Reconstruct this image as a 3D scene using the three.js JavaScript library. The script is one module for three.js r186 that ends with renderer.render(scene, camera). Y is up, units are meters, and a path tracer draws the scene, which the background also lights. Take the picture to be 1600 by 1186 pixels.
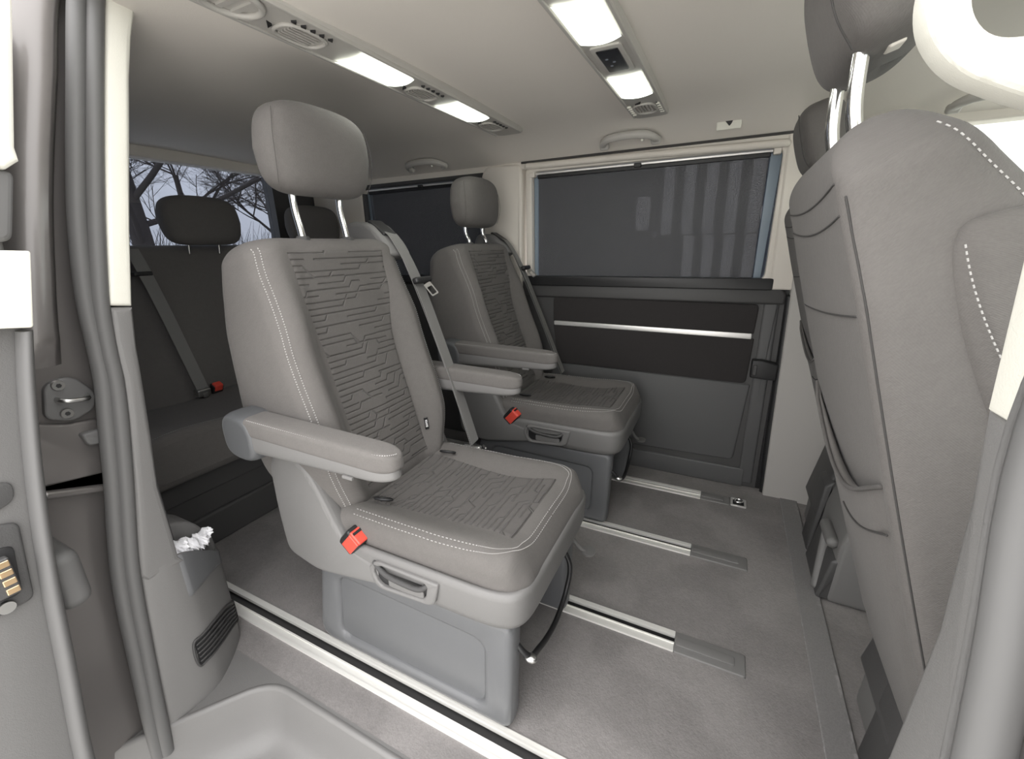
import * as THREE from 'three';
import { mergeGeometries, toCreasedNormals } from 'three/addons/utils/BufferGeometryUtils.js';
import { RoundedBoxGeometry } from 'three/addons/geometries/RoundedBoxGeometry.js';
import { RectAreaLightUniformsLib } from 'three/addons/lights/RectAreaLightUniformsLib.js';

// ---------------------------------------------------------------- camera, sky, exposure
RectAreaLightUniformsLib.init();
const scene = new THREE.Scene();
const renderer = new THREE.WebGLRenderer({ antialias: true });
renderer.toneMapping = THREE.LinearToneMapping;
renderer.toneMappingExposure = 1.9;
renderer.shadowMap.enabled = true;
const camera = new THREE.PerspectiveCamera(83.33, 1600 / 1186, 0.02, 300);
camera.matrixAutoUpdate = true;
{
  const m = new THREE.Matrix4().makeBasis(
    new THREE.Vector3(0.89577848, -0.02033277, -0.44403545),
    new THREE.Vector3(-0.1147112, 0.95454113, -0.27512283),
    new THREE.Vector3(0.42944411, 0.29738495, 0.85272501));
  camera.quaternion.setFromRotationMatrix(m);
  camera.position.set(0, 1, 0);
}
// an overcast sky: a bright cloud layer, a little brighter overhead than at the horizon
const SKY = 2.6, LAMP = 0.45;
{
  const W = 256, H = 128, d = new Float32Array(W * H * 4);
  const n = (x, y) => { const s = Math.sin(x * 12.9898 + y * 78.233) * 43758.5453; return s - Math.floor(s); };
  const vn = (x, y, p) => { const xi = Math.floor(x), yi = Math.floor(y), fx = x - xi, fy = y - yi, s = (t) => t * t * (3 - 2 * t), q = (a, b) => n(((a % p) + p) % p, b); return (q(xi, yi) * (1 - s(fx)) + q(xi + 1, yi) * s(fx)) * (1 - s(fy)) + (q(xi, yi + 1) * (1 - s(fx)) + q(xi + 1, yi + 1) * s(fx)) * s(fy); };
  for (let j = 0; j < H; j++) for (let i = 0; i < W; i++) {
    const el = ((j + 0.5) / H - 0.5) * Math.PI, up = Math.max(0, Math.sin(el));
    const cloud = 0.9 + 0.14 * vn(i / 16, j / 7, 16) + 0.06 * vn(i / 8, j / 4, 32);
    const b = SKY * (0.64 + 0.68 * up) * cloud, o = (j * W + i) * 4;
    d[o] = b * 1.0; d[o + 1] = b * 0.985; d[o + 2] = b * 0.975; d[o + 3] = 1;
  }
  const t = new THREE.DataTexture(d, W, H, THREE.RGBAFormat, THREE.FloatType);
  t.mapping = THREE.EquirectangularReflectionMapping; t.magFilter = THREE.LinearFilter; t.needsUpdate = true;
  scene.background = t; scene.environment = t;
}

// ---------------------------------------------------------------- helpers
let seed = 7;
const rnd = () => { seed = (seed * 1664525 + 1013904223) >>> 0; return seed / 4294967296; };
const V = (x, y, z) => new THREE.Vector3(x, y, z);
const lerp = (a, b, t) => a + (b - a) * t;
const clamp = (x, a = 0, b = 1) => Math.min(b, Math.max(a, x));
const sstep = (a, b, x) => { const t = clamp((x - a) / (b - a)); return t * t * (3 - 2 * t); };
const taken = {};
function numbered(n) { taken[n] = (taken[n] ?? -1) + 1; return taken[n] ? `${n}_${String(taken[n]).padStart(3, '0')}` : n; }
function shadows(o) { o.castShadow = true; o.receiveShadow = true; return o; }
function thing(name, label, category, at = [0, 0, 0], group) {
  const o = new THREE.Group(); o.name = numbered(name); o.position.set(...at); o.userData = { label, category };
  if (group) o.userData.group = group;
  scene.add(o); return o;
}
function setting(name, label, category, at = [0, 0, 0]) { const o = thing(name, label, category, at); o.userData.kind = 'structure'; return o; }
function part(parent, name, geo, mat, label) {
  const list = Array.isArray(geo) ? geo : [geo];
  const g = list.length > 1 ? mergeGeometries(list.map(plain)) : list[0];
  const m = shadows(new THREE.Mesh(g, mat)); m.name = name; if (label) m.userData.label = label;
  parent.add(m); return m;
}
function plain(g) {
  let q = g.index ? g.toNonIndexed() : g;
  for (const k of Object.keys(q.attributes)) if (!['position', 'normal', 'uv'].includes(k)) q.deleteAttribute(k);
  if (!q.attributes.uv) q.setAttribute('uv', new THREE.BufferAttribute(new Float32Array(q.attributes.position.count * 2), 2));
  return q;
}
// box uv in metres
function metreUV(g) {
  const q = g.index ? g.toNonIndexed() : g; if (!q.attributes.normal) q.computeVertexNormals();
  const p = q.attributes.position, uv = new Float32Array(p.count * 2);
  for (let i = 0; i < p.count; i += 3) {
    const a = V().fromBufferAttribute(p, i), b = V().fromBufferAttribute(p, i + 1), c = V().fromBufferAttribute(p, i + 2);
    const n = b.clone().sub(a).cross(c.clone().sub(a)), ax = Math.abs(n.x), ay = Math.abs(n.y), az = Math.abs(n.z);
    [a, b, c].forEach((v, k) => { const w = ay >= ax && ay >= az ? [v.x, v.z] : ax >= az ? [v.z, v.y] : [v.x, v.y]; uv[(i + k) * 2] = w[0]; uv[(i + k) * 2 + 1] = w[1]; });
  }
  q.setAttribute('uv', new THREE.BufferAttribute(uv, 2)); return q;
}
const box = (x0, x1, y0, y1, z0, z1, r = 0) => {
  const w = Math.abs(x1 - x0), h = Math.abs(y1 - y0), d = Math.abs(z1 - z0);
  const g = r > 0 ? new RoundedBoxGeometry(w, h, d, 2, Math.min(r, w / 2.01, h / 2.01, d / 2.01)) : new THREE.BoxGeometry(w, h, d);
  g.translate((x0 + x1) / 2, (y0 + y1) / 2, (z0 + z1) / 2); return metreUV(g);
};
// a grid of points as a smooth surface; closed: the ring joins up; cap: close the first and last ring
function sheet(rows, { closed = false, cap0 = false, cap1 = false, flip = false } = {}) {
  const R = rows.length, C = rows[0].length, pos = [], uv = [], idx = [], n = closed ? C + 1 : C;
  let v = 0;
  for (let r = 0; r < R; r++) {
    if (r) v += rows[r][C >> 1].distanceTo(rows[r - 1][C >> 1]);
    let u = 0;
    for (let c = 0; c < n; c++) {
      const p = rows[r][c % C]; if (c) u += p.distanceTo(rows[r][(c - 1) % C]);
      pos.push(p.x, p.y, p.z); uv.push(u, v);
    }
  }
  for (let r = 0; r < R - 1; r++) for (let c = 0; c < n - 1; c++) {
    const a = r * n + c, b = a + 1, d = a + n, e = d + 1;
    if (flip) idx.push(a, d, b, b, d, e); else idx.push(a, b, d, b, e, d);
  }
  const capAt = (r, rev) => {
    const m = V(); rows[r].forEach((p) => m.add(p)); m.divideScalar(C);
    const base = pos.length / 3; pos.push(m.x, m.y, m.z); uv.push(0, 0);
    for (let c = 0; c < n; c++) { const p = rows[r][c % C]; pos.push(p.x, p.y, p.z); uv.push(p.x - m.x + p.z - m.z, p.y - m.y); }
    for (let c = 0; c < n - 1; c++) if (rev !== flip) idx.push(base, base + 2 + c, base + 1 + c); else idx.push(base, base + 1 + c, base + 2 + c);
  };
  if (cap0) capAt(0, true);
  if (cap1) capAt(R - 1, false);
  const g = new THREE.BufferGeometry();
  g.setAttribute('position', new THREE.Float32BufferAttribute(pos, 3)); g.setAttribute('uv', new THREE.Float32BufferAttribute(uv, 2)); g.setIndex(idx);
  g.computeVertexNormals();
  if (closed) { const N = g.attributes.normal; for (let r = 0; r < R; r++) { const a = r * n, b = a + n - 1, s = V().fromBufferAttribute(N, a).add(V().fromBufferAttribute(N, b)).normalize(); N.setXYZ(a, s.x, s.y, s.z); N.setXYZ(b, s.x, s.y, s.z); } }
  return g;
}
const curve = (pts, closed = false, tension = 0.5) => new THREE.CatmullRomCurve3(pts.map((p) => (p.isVector3 ? p : V(...p))), closed, 'centripetal', tension);
const tube = (pts, r, seg = 24, sides = 8, closed = false) => {
  const c = curve(pts, closed), g = new THREE.TubeGeometry(c, seg, r, sides, closed);
  if (closed) return g;
  const caps = [0, 1].map((t) => { const s = new THREE.SphereGeometry(r, sides, 6); const p = c.getPoint(t); s.translate(p.x, p.y, p.z); return plain(s); });
  return mergeGeometries([plain(g), ...caps]);
};
const bar = (a, b, r, sides = 10) => tube([a, [(a[0] + b[0]) / 2, (a[1] + b[1]) / 2, (a[2] + b[2]) / 2], b], r, 6, sides);
// outline in a plane, given thickness; plane 'xy' goes along +z, 'zy' along +x, 'xz' along +y
function slab(outline, from, to, plane = 'xy', bevel = 0, hole) {
  const path = (pts, P) => { pts.forEach(([a, b], i) => (i ? P.lineTo(a, b) : P.moveTo(a, b))); P.closePath?.(); return P; };
  const s = path(outline, new THREE.Shape());
  for (const h of hole ? (Array.isArray(hole[0][0]) ? hole : [hole]) : []) s.holes.push(path(h, new THREE.Path()));
  const t = Math.abs(to - from), lo = Math.min(from, to);
  const g = new THREE.ExtrudeGeometry(s, { depth: Math.max(1e-4, t - 2 * bevel), bevelEnabled: bevel > 0, bevelThickness: bevel, bevelSize: bevel, bevelOffset: -bevel, bevelSegments: 3, curveSegments: 12 });
  g.translate(0, 0, bevel);
  const p = g.attributes.position;
  for (let i = 0; i < p.count; i++) {
    const a = p.getX(i), b = p.getY(i), c = p.getZ(i) + lo;
    if (plane === 'xy') p.setXYZ(i, a, b, c); else if (plane === 'zy') p.setXYZ(i, c, b, a); else p.setXYZ(i, a, c, b);
  }
  if (plane !== 'xy') for (let i = 0; i < p.count; i += 3) { const x = [p.getX(i), p.getY(i), p.getZ(i)]; p.setXYZ(i, p.getX(i + 1), p.getY(i + 1), p.getZ(i + 1)); p.setXYZ(i + 1, ...x); }
  return metreUV(toCreasedNormals(g, 0.62));
}
// rounded polygon: radius r at each corner (or per-corner radii)
function roundPoly(pts, r, seg = 5) {
  const out = [], n = pts.length;
  pts.forEach((p, i) => {
    const a = pts[(i + n - 1) % n], b = pts[(i + 1) % n], rad = Array.isArray(r) ? r[i] : r;
    const da = Math.hypot(a[0] - p[0], a[1] - p[1]), db = Math.hypot(b[0] - p[0], b[1] - p[1]), k = Math.min(rad, da * 0.49, db * 0.49);
    if (k < 1e-5) return out.push(p);
    const p0 = [p[0] + (a[0] - p[0]) / da * k, p[1] + (a[1] - p[1]) / da * k], p1 = [p[0] + (b[0] - p[0]) / db * k, p[1] + (b[1] - p[1]) / db * k];
    for (let s = 0; s <= seg; s++) { const t = s / seg; out.push([(1 - t) ** 2 * p0[0] + 2 * t * (1 - t) * p[0] + t * t * p1[0], (1 - t) ** 2 * p0[1] + 2 * t * (1 - t) * p[1] + t * t * p1[1]]); }
  });
  return out;
}
const rect = (a0, a1, b0, b1, r = 0) => (r ? roundPoly([[a0, b0], [a1, b0], [a1, b1], [a0, b1]], r) : [[a0, b0], [a1, b0], [a1, b1], [a0, b1]]);
// ring of a rounded rectangle in the plane of two axes; half sizes a, b; power n (superellipse)
const superRing = (N, fn, a, b, n = 4) => Array.from({ length: N }, (_, i) => { const t = i / N * Math.PI * 2, c = Math.cos(t), s = Math.sin(t); return fn(a * Math.sign(c) * Math.abs(c) ** (2 / n), b * Math.sign(s) * Math.abs(s) ** (2 / n)); });
const interp = (tab, x) => { for (let i = 1; i < tab.length; i++) if (x <= tab[i][0] || i === tab.length - 1) { const [x0, y0] = tab[i - 1], [x1, y1] = tab[i]; return lerp(y0, y1, clamp((x - x0) / (x1 - x0))); } };
const smoothTab = (tab, x) => { for (let i = 1; i < tab.length; i++) if (x <= tab[i][0] || i === tab.length - 1) { const [x0, y0] = tab[i - 1], [x1, y1] = tab[i]; return lerp(y0, y1, sstep(x0, x1, x)); } };
// a ribbon (webbing) through points, of given width along wv and thickness
function ribbon(pts, wv, width, th, seg = 30) {
  const c = curve(pts), rows = [], w = V(...wv).normalize();
  for (let i = 0; i <= seg; i++) {
    const p = c.getPoint(i / seg), t = c.getTangent(i / seg), n = t.clone().cross(w).normalize(), s = w.clone().multiplyScalar(width / 2), q = n.multiplyScalar(th / 2);
    rows.push([p.clone().sub(s).sub(q), p.clone().add(s).sub(q), p.clone().add(s).add(q), p.clone().sub(s).add(q)]);
  }
  const g = sheet(rows, { closed: true, cap0: true, cap1: true }).toNonIndexed(); g.computeVertexNormals(); return g;
}

// ---------------------------------------------------------------- textures and materials
const hash = (x, y) => { const s = Math.sin(x * 127.1 + y * 311.7) * 43758.5453; return s - Math.floor(s); };
const vnoise = (x, y, p) => { const xi = Math.floor(x), yi = Math.floor(y), fx = x - xi, fy = y - yi, s = (t) => t * t * (3 - 2 * t), q = (a, b) => hash(((a % p) + p) % p, ((b % p) + p) % p); return lerp(lerp(q(xi, yi), q(xi + 1, yi), s(fx)), lerp(q(xi, yi + 1), q(xi + 1, yi + 1), s(fx)), s(fy)); };
function dataTex(N, fn, size, srgb = false) {
  const d = new Uint8Array(N * N * 4);
  for (let j = 0; j < N; j++) for (let i = 0; i < N; i++) { const v = fn(i, j), o = (j * N + i) * 4, c = Array.isArray(v) ? v : [v, v, v]; for (let k = 0; k < 3; k++) d[o + k] = clamp(c[k]) * 255; d[o + 3] = 255; }
  const t = new THREE.DataTexture(d, N, N); t.wrapS = t.wrapT = THREE.RepeatWrapping; t.magFilter = THREE.LinearFilter; t.minFilter = THREE.LinearFilter;
  if (srgb) t.colorSpace = THREE.SRGBColorSpace; t.repeat.set(1 / size, 1 / size); t.needsUpdate = true; return t;
}
const weaveTone = dataTex(256, (i, j) => 0.86 + 0.09 * vnoise(i / 2, j / 2, 128) + 0.05 * vnoise(i / 12, j / 12, 256 / 12 | 0), 0.2);
const weaveBump = dataTex(256, (i, j) => 0.5 + 0.3 * Math.sin(i / 256 * Math.PI * 2 * 64) * Math.sin(j / 256 * Math.PI * 2 * 64) + 0.4 * (vnoise(i / 2, j / 2, 128) - 0.5), 0.16);
const grainBump = dataTex(256, (i, j) => vnoise(i / 2, j / 2, 128) * 0.7 + 0.3 * vnoise(i / 5, j / 5, 51), 0.09);
const carpetTone = dataTex(512, (i, j) => {
  const f = vnoise(i / 1.5, j / 1.5, 341), m = vnoise(i / 7, j / 7, 73), c = vnoise(i / 64, j / 64, 8), c2 = vnoise(i / 30 + 3, j / 30, 17);
  return 0.62 + 0.16 * f + 0.08 * m + 0.16 * sstep(0.3, 0.8, c) + 0.08 * c2;
}, 0.7);
const carpetBump = dataTex(512, (i, j) => hash(i, j) * 0.6 + 0.4 * vnoise(i / 3, j / 3, 170), 0.7);
const std = (rgb, o = {}) => new THREE.MeshStandardMaterial({ color: new THREE.Color().setRGB(...rgb), roughness: 0.6, ...o });
const phys = (rgb, o = {}) => new THREE.MeshPhysicalMaterial({ color: new THREE.Color().setRGB(...rgb), roughness: 0.6, ...o });
const M = {
  fabric: phys([0.132, 0.124, 0.118], { roughness: 0.95, map: weaveTone, bumpMap: weaveBump, bumpScale: 0.0006, sheen: 0.25, sheenRoughness: 0.6, sheenColor: new THREE.Color(0.5, 0.5, 0.5) }),
  fabricDark: phys([0.13, 0.123, 0.118], { roughness: 0.95, map: weaveTone, bumpMap: weaveBump, bumpScale: 0.0006 }),
  stitch: std([0.4, 0.39, 0.38], { roughness: 0.8 }),
  seam: std([0.045, 0.043, 0.042], { roughness: 0.9 }),
  plastic: phys([0.158, 0.155, 0.152], { roughness: 0.48, bumpMap: grainBump, bumpScale: 0.0002 }),
  plasticDark: phys([0.058, 0.057, 0.057], { roughness: 0.5, bumpMap: grainBump, bumpScale: 0.0002 }),
  blue: phys([0.118, 0.121, 0.126], { roughness: 0.38, bumpMap: grainBump, bumpScale: 0.0001 }),
  black: std([0.015, 0.015, 0.016], { roughness: 0.45 }),
  rubber: phys([0.11, 0.109, 0.108], { roughness: 0.55 }),
  beige: phys([0.66, 0.62, 0.565], { roughness: 0.6, bumpMap: grainBump, bumpScale: 0.00015 }),
  cream: phys([0.72, 0.71, 0.64], { roughness: 0.55, bumpMap: grainBump, bumpScale: 0.00015 }),
  headliner: phys([0.74, 0.70, 0.65], { roughness: 0.95, bumpMap: weaveBump, bumpScale: 0.0003 }),
  carpet: phys([0.235, 0.222, 0.217], { roughness: 1, map: carpetTone, bumpMap: carpetBump, bumpScale: 0.0009 }),
  chrome: std([0.86, 0.86, 0.85], { roughness: 0.12, metalness: 1 }),
  alu: std([0.84, 0.83, 0.79], { roughness: 0.42, metalness: 0.35 }),
  satin: std([0.8, 0.79, 0.77], { roughness: 0.35, metalness: 0.6 }),
  paint: phys([0.16, 0.15, 0.145], { roughness: 0.35, metalness: 0.55, clearcoat: 0.8, clearcoatRoughness: 0.12 }),
  red: phys([0.72, 0.08, 0.055], { roughness: 0.35 }),
  belt: phys([0.19, 0.187, 0.182], { roughness: 0.75 }),
  blind: phys([0.115, 0.116, 0.122], { roughness: 0.9, map: weaveTone, transparent: true, opacity: 0.62, side: THREE.DoubleSide }),
  glassTint: phys([0.36, 0.38, 0.42], { roughness: 0, transmission: 1, thickness: 0, ior: 1.45 }),
  glass: phys([0.92, 0.95, 0.93], { roughness: 0, transmission: 1, thickness: 0, ior: 1.45 }),
  lens: phys([0.9, 0.92, 0.86], { roughness: 0.4, emissive: new THREE.Color(0.95, 1.0, 0.9), emissiveIntensity: 1.6 }),
  steel: std([0.5, 0.5, 0.49], { roughness: 0.3, metalness: 1 }),
  seamSoft: std([0.085, 0.08, 0.077], { roughness: 0.95 }),
  blueRail: phys([0.2, 0.25, 0.3], { roughness: 0.45 }),
  dark: std([0.01, 0.01, 0.012], { roughness: 0.25 }),
  paper: phys([0.82, 0.82, 0.84], { roughness: 0.5 }),
};
// ---------------------------------------------------------------- ground outside
const asphalt = dataTex(256, (i, j) => 0.7 + 0.2 * vnoise(i / 2, j / 2, 128) + 0.1 * vnoise(i / 20, j / 20, 12), 1.2);
{
  const g = setting('ground', 'grey paved ground outside the van', 'ground');
  part(g, 'paving', box(-40, 40, -0.62, -0.56, -40, 40), std([0.6, 0.59, 0.56], { roughness: 0.95, map: asphalt }));
}
// ---------------------------------------------------------------- floor
const RAILS = [[-0.578, -0.510], [-0.988, -0.922], [-1.382, -1.318], [-1.752, -1.692]];
{
  const f = setting('floor', 'dark grey carpeted cabin floor with seat rails let into it', 'floor');
  const cuts = [-0.44, ...RAILS.flatMap(([a, b]) => [b, a]), -1.90], g = [];
  for (let i = 0; i < cuts.length; i += 2) g.push(box(-2.15, 0.285, -0.03, 0, cuts[i + 1], cuts[i]));
  RAILS.slice(1).forEach(([a, b], i) => g.push(box([0.145, 0.158, 0.105][i], 0.285, -0.03, 0, a, b)));
  part(f, 'carpet', g, M.carpet);
  part(f, 'subfloor', box(-2.15, 1.35, -0.06, -0.03, -1.90, -0.44), M.plasticDark);
  const scuff = dataTex(256, (i, j) => { const s = sstep(0.55, 0.85, vnoise(i / 2, j / 6, 42)) * sstep(0.45, 0.8, vnoise(i / 20 + 5, j / 40, 6)); const b = 0.36 + 0.08 * hash(i, j); return b + 0.22 * s; }, 0.5);
  part(f, 'floor_edge_strip', box(0.285, 0.345, -0.03, 0.003, -1.84, -0.44, 0.003), phys([0.46, 0.445, 0.44], { roughness: 0.85, map: scuff }), 'scuffed grey plastic strip along the front end of the carpet');
  part(f, 'front_carpet', box(0.345, 1.3, -0.03, -0.005, -1.84, -0.44), M.carpet);
}
// door sill with its step well
{
  const f = setting('floor_sill', 'grey plastic door sill with a sunken entry step', 'door sill');
  const rim = roundPoly([[-1.06, -0.175], [-0.885, -0.425], [0.3, -0.425]], [0, 0.06, 0], 10);
  const top = [[-1.16, -0.44], [0.3, -0.44], ...[...rim].reverse(), [-1.16, -0.175]];
  part(f, 'sill_top', slab(top, -0.03, 0.0005, 'xz', 0), M.plastic);
  const path = curve(rim.map(([x, z]) => V(x, 0, z)), false), rows = [], N = 70;
  const prof = [[-0.008, 0.001], [-0.003, 0.0035], [0.003, 0.002], [0.006, -0.006], [0.014, -0.06], [0.022, -0.1], [0.036, -0.128], [0.06, -0.143], [0.1, -0.148], [0.16, -0.149]];
  for (const [d, y] of prof) { const r = []; for (let i = 0; i <= N; i++) { const t = i / N, p = path.getPointAt(t), g = path.getTangentAt(t), n = V(-g.z, 0, g.x); r.push(p.clone().addScaledVector(n, d).setY(y)); } rows.push(r); }
  part(f, 'step_wall', sheet(rows, { flip: true }), M.plastic);
  part(f, 'step_tread', box(-0.98, 0.3, -0.18, -0.1492, -0.32, -0.12), M.plastic);
  part(f, 'tread_insert', slab(rect(-0.76, -0.55, -0.36, -0.2, 0.03), -0.1492, -0.1455, 'xz', 0.001), M.plasticDark);
}
// ---------------------------------------------------------------- seat rails
const railWord = ['nearest the open door, longest in view', 'under the far edge of the near seat', 'under the near edge of the far seat', 'along the far side wall'];
RAILS.forEach(([a, b], i) => {
  const t = thing('seat_rail', `silver aluminium floor rail ${railWord[i]}`, 'rail', [0, 0, 0], 'seat rails in the cabin floor');
  const x0 = i ? -1.5 : -1.5, x1 = i ? [-0.02, -0.012, -0.004][i - 1] : 0.2, ym = 0.004;
  part(t, 'ridge', [box(x0, x1, -0.006, ym, b - 0.027, b, 0.002), box(x0, x1, ym - 0.001, ym + 0.002, b - 0.027, b - 0.023), box(x0, x1, ym - 0.001, ym + 0.002, b - 0.007, b)], M.alu);
  part(t, 'ridge', [box(x0, x1, -0.006, ym, a, a + 0.017, 0.002), box(x0, x1, ym - 0.001, ym + 0.0015, a + 0.013, a + 0.017)], M.alu);
  part(t, 'channel', [box(x0, x1, -0.0295, -0.026, a, b), box(x0, x1, -0.0295, -0.006, a, a + 0.008), box(x0, x1, -0.0295, -0.006, b - 0.012, b)], M.plasticDark);
  if (i) {
    const e = [0, 0.145, 0.158, 0.105][i];
    part(t, 'end_cover', [slab(rect(x1, e, a, b, 0.006), -0.029, 0.004, 'xz', 0.003), slab(rect(x1 + 0.004, e - 0.025, (a + b) / 2 - 0.013, (a + b) / 2 + 0.013, 0.004), 0.003, 0.0075, 'xz', 0.0015)], M.plastic, 'dark grey plastic end cover');
  }
});
{
  const t = thing('lashing_eye', 'small chrome lashing eye in its square frame on the carpet by the far wall', 'lashing eye', [0.135, 0, -1.722]);
  part(t, 'frame', slab(rect(-0.028, 0.028, -0.03, 0.03, 0.006), 0, 0.006, 'xz', 0.002, rect(-0.02, 0.02, -0.021, 0.021, 0.004)), M.satin);
  part(t, 'ring', tube([[-0.012, 0.006, 0], [-0.01, 0.012, 0.012], [0.008, 0.014, 0.012], [0.014, 0.013, 0], [0.008, 0.012, -0.012], [-0.01, 0.01, -0.012]], 0.0035, 40, 8, true), M.chrome);
  part(t, 'cup', slab(rect(-0.02, 0.02, -0.021, 0.021), 0.0005, 0.002, 'xz'), M.black);
}
// ---------------------------------------------------------------- ceiling
{
  const c = setting('ceiling', 'light grey cloth headliner of the cabin', 'ceiling');
  const prof = [[-1.885, 1.325], [-1.86, 1.34], [-1.80, 1.362], [-1.72, 1.387], [-1.62, 1.405], [-1.4, 1.413], [-1.13, 1.416], [-0.85, 1.413], [-0.66, 1.405], [-0.57, 1.407], [-0.50, 1.412], [-0.465, 1.42]];
  const c2 = curve(prof.map(([z, y]) => V(0, y, z))), rows = [];
  const xs = [-2.2, -2.0, -1.0, -0.5, 0, 0.3, 0.6, 1.0, 1.3];
  for (const x of xs) {
    const lo = [], hi = [], drop = x > 0.3 ? -0.03 * ((x - 0.3) / 1.0) ** 2 : 0;
    for (let i = 0; i <= 40; i++) { const p = c2.getPointAt(i / 40); lo.push(V(x, p.y + drop, p.z)); hi.unshift(V(x, p.y + drop + 0.05, p.z)); }
    rows.push([...lo, ...hi]);
  }
  part(c, 'headliner', sheet(rows, { closed: true, cap0: true, cap1: true }), M.headliner);
  part(c, 'door_header', [box(-1.05, 0.25, 1.42, 1.50, -0.475, -0.43, 0.01), box(0.2, 1.3, 1.36, 1.46, -0.49, -0.43)], M.beige);
}
// ---------------------------------------------------------------- far side wall, windows and closed sliding door
{
  const w = setting('wall_left', 'far side wall of the cabin with pale pillars between its windows', 'wall');
  part(w, 'window_header', [box(-2.15, 1.3, 1.318, 1.352, -1.92, -1.845, 0.008)], M.beige);
  part(w, 'roof_rail_bar', [tube([[-0.83, 1.326, -1.838], [-0.4, 1.322, -1.838], [0.12, 1.312, -1.838]], 0.013, 20, 10)], M.beige);
  part(w, 'header_groove', box(-0.86, 0.2, 1.339, 1.347, -1.85, -1.838), M.seam);
  part(w, 'pillar_trim', slab(roundPoly([[-1.05, 0.8], [-0.865, 0.8], [-0.855, 1.31], [-0.87, 1.34], [-1.03, 1.345], [-1.06, 1.31]], [0, 0.01, 0.03, 0.02, 0.03, 0.02]), -1.93, -1.835, 'xy', 0.012), M.beige);
  part(w, 'pillar_trim', slab(roundPoly([[-2.16, 0.6], [-1.80, 0.84], [-1.795, 1.30], [-1.83, 1.345], [-2.16, 1.345]], 0.02), -1.93, -1.835, 'xy', 0.012), M.beige);
  part(w, 'lower_panel', [box(-2.15, -0.87, 0, 0.86, -1.93, -1.865), box(-1.8, -1.05, 0.82, 0.862, -1.93, -1.845, 0.008)], M.plasticDark);
  part(w, 'pillar_trim', slab(roundPoly([[0.225, -0.03], [0.50, -0.03], [0.50, 0.95], [0.20, 0.95], [0.205, 0.78]], [0.004, 0, 0, 0.02, 0.02]), -1.95, -1.83, 'xy', 0.006), phys([0.42, 0.405, 0.385], { roughness: 0.6 }), 'light grey lower pillar panel behind the front seats');
  part(w, 'pillar_trim', slab(roundPoly([[0.135, 0.83], [0.5, 0.83], [0.5, 1.35], [0.12, 1.35]], [0.01, 0, 0, 0.02]), -1.94, -1.842, 'xy', 0.008), M.beige);
  part(w, 'front_door_panel', [box(0.5, 1.3, -0.03, 0.86, -1.94, -1.87)], M.plasticDark);

  // door
  const d = setting('door_1', 'closed far sliding door with dark fabric panels and a silver strip', 'door');
  part(d, 'door_panel', [box(-0.87, 0.20, 0.0, 0.80, -1.93, -1.872, 0.004), slab(roundPoly([[-0.87, 0.775], [0.19, 0.775], [0.195, 0.81], [0.16, 0.858], [-0.85, 0.858], [-0.87, 0.84]], 0.008), -1.93, -1.853, 'xy', 0.008)], M.plasticDark);
  part(d, 'upholstery_panel', slab(roundPoly([[-0.715, 0.668], [0.108, 0.66], [0.113, 0.772], [-0.715, 0.778]], [0.004, 0.004, 0.018, 0.018]), -1.88, -1.862, 'xy', 0.004), M.fabricDoor ?? (M.fabricDoor = phys([0.03, 0.027, 0.027], { roughness: 0.95, map: weaveTone, bumpMap: weaveBump, bumpScale: 0.0006 })), 'upper dark fabric panel');
  part(d, 'upholstery_panel', slab(roundPoly([[-0.69, 0.468], [0.105, 0.458], [0.112, 0.640], [-0.715, 0.648]], [0.02, 0.02, 0.004, 0.004]), -1.88, -1.862, 'xy', 0.004), M.fabricDoor, 'lower dark fabric panel');
  part(d, 'trim_strip', slab(roundPoly([[-0.71, 0.647], [0.103, 0.639], [0.103, 0.661], [-0.71, 0.667]], 0.004), -1.872, -1.858, 'xy', 0.003), M.satin, 'silver strip');
  part(d, 'lower_panel', slab(roundPoly([[-0.75, 0.10], [0.10, 0.115], [0.123, 0.455], [-0.72, 0.464]], [0.02, 0.02, 0.006, 0.006]), -1.885, -1.866, 'xy', 0.007), M.door ?? (M.door = phys([0.085, 0.085, 0.086], { roughness: 0.55, bumpMap: grainBump, bumpScale: 0.0003 })));
  part(d, 'door_edge', [slab(roundPoly([[0.13, 0.02], [0.182, 0.02], [0.178, 0.80], [0.128, 0.78]], 0.01), -1.885, -1.864, 'xy', 0.007), slab(rect(-0.87, 0.15, 0.0, 0.085, 0.01), -1.885, -1.862, 'xy', 0.006)], M.door);
  const ha = part(d, 'door_latch', [slab(roundPoly([[0.115, 0.492], [0.205, 0.488], [0.205, 0.552], [0.15, 0.565], [0.115, 0.562]], 0.006), -1.875, -1.835, 'xy', 0.006)], M.black, 'black door latch cover');
  part(ha, 'latch_lever', box(0.122, 0.135, 0.505, 0.545, -1.838, -1.828, 0.003), M.plasticDark);
  part(d, 'seal_channel', box(0.17, 0.26, -0.03, 0.84, -1.95, -1.878), M.black);
  part(d, 'door_seal', tube([[0.205, 0.80, -1.855], [0.212, 0.5, -1.858], [0.218, 0.2, -1.86], [0.228, 0.0, -1.86]], 0.014, 30, 10), M.black, 'black rubber door seal');

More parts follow.
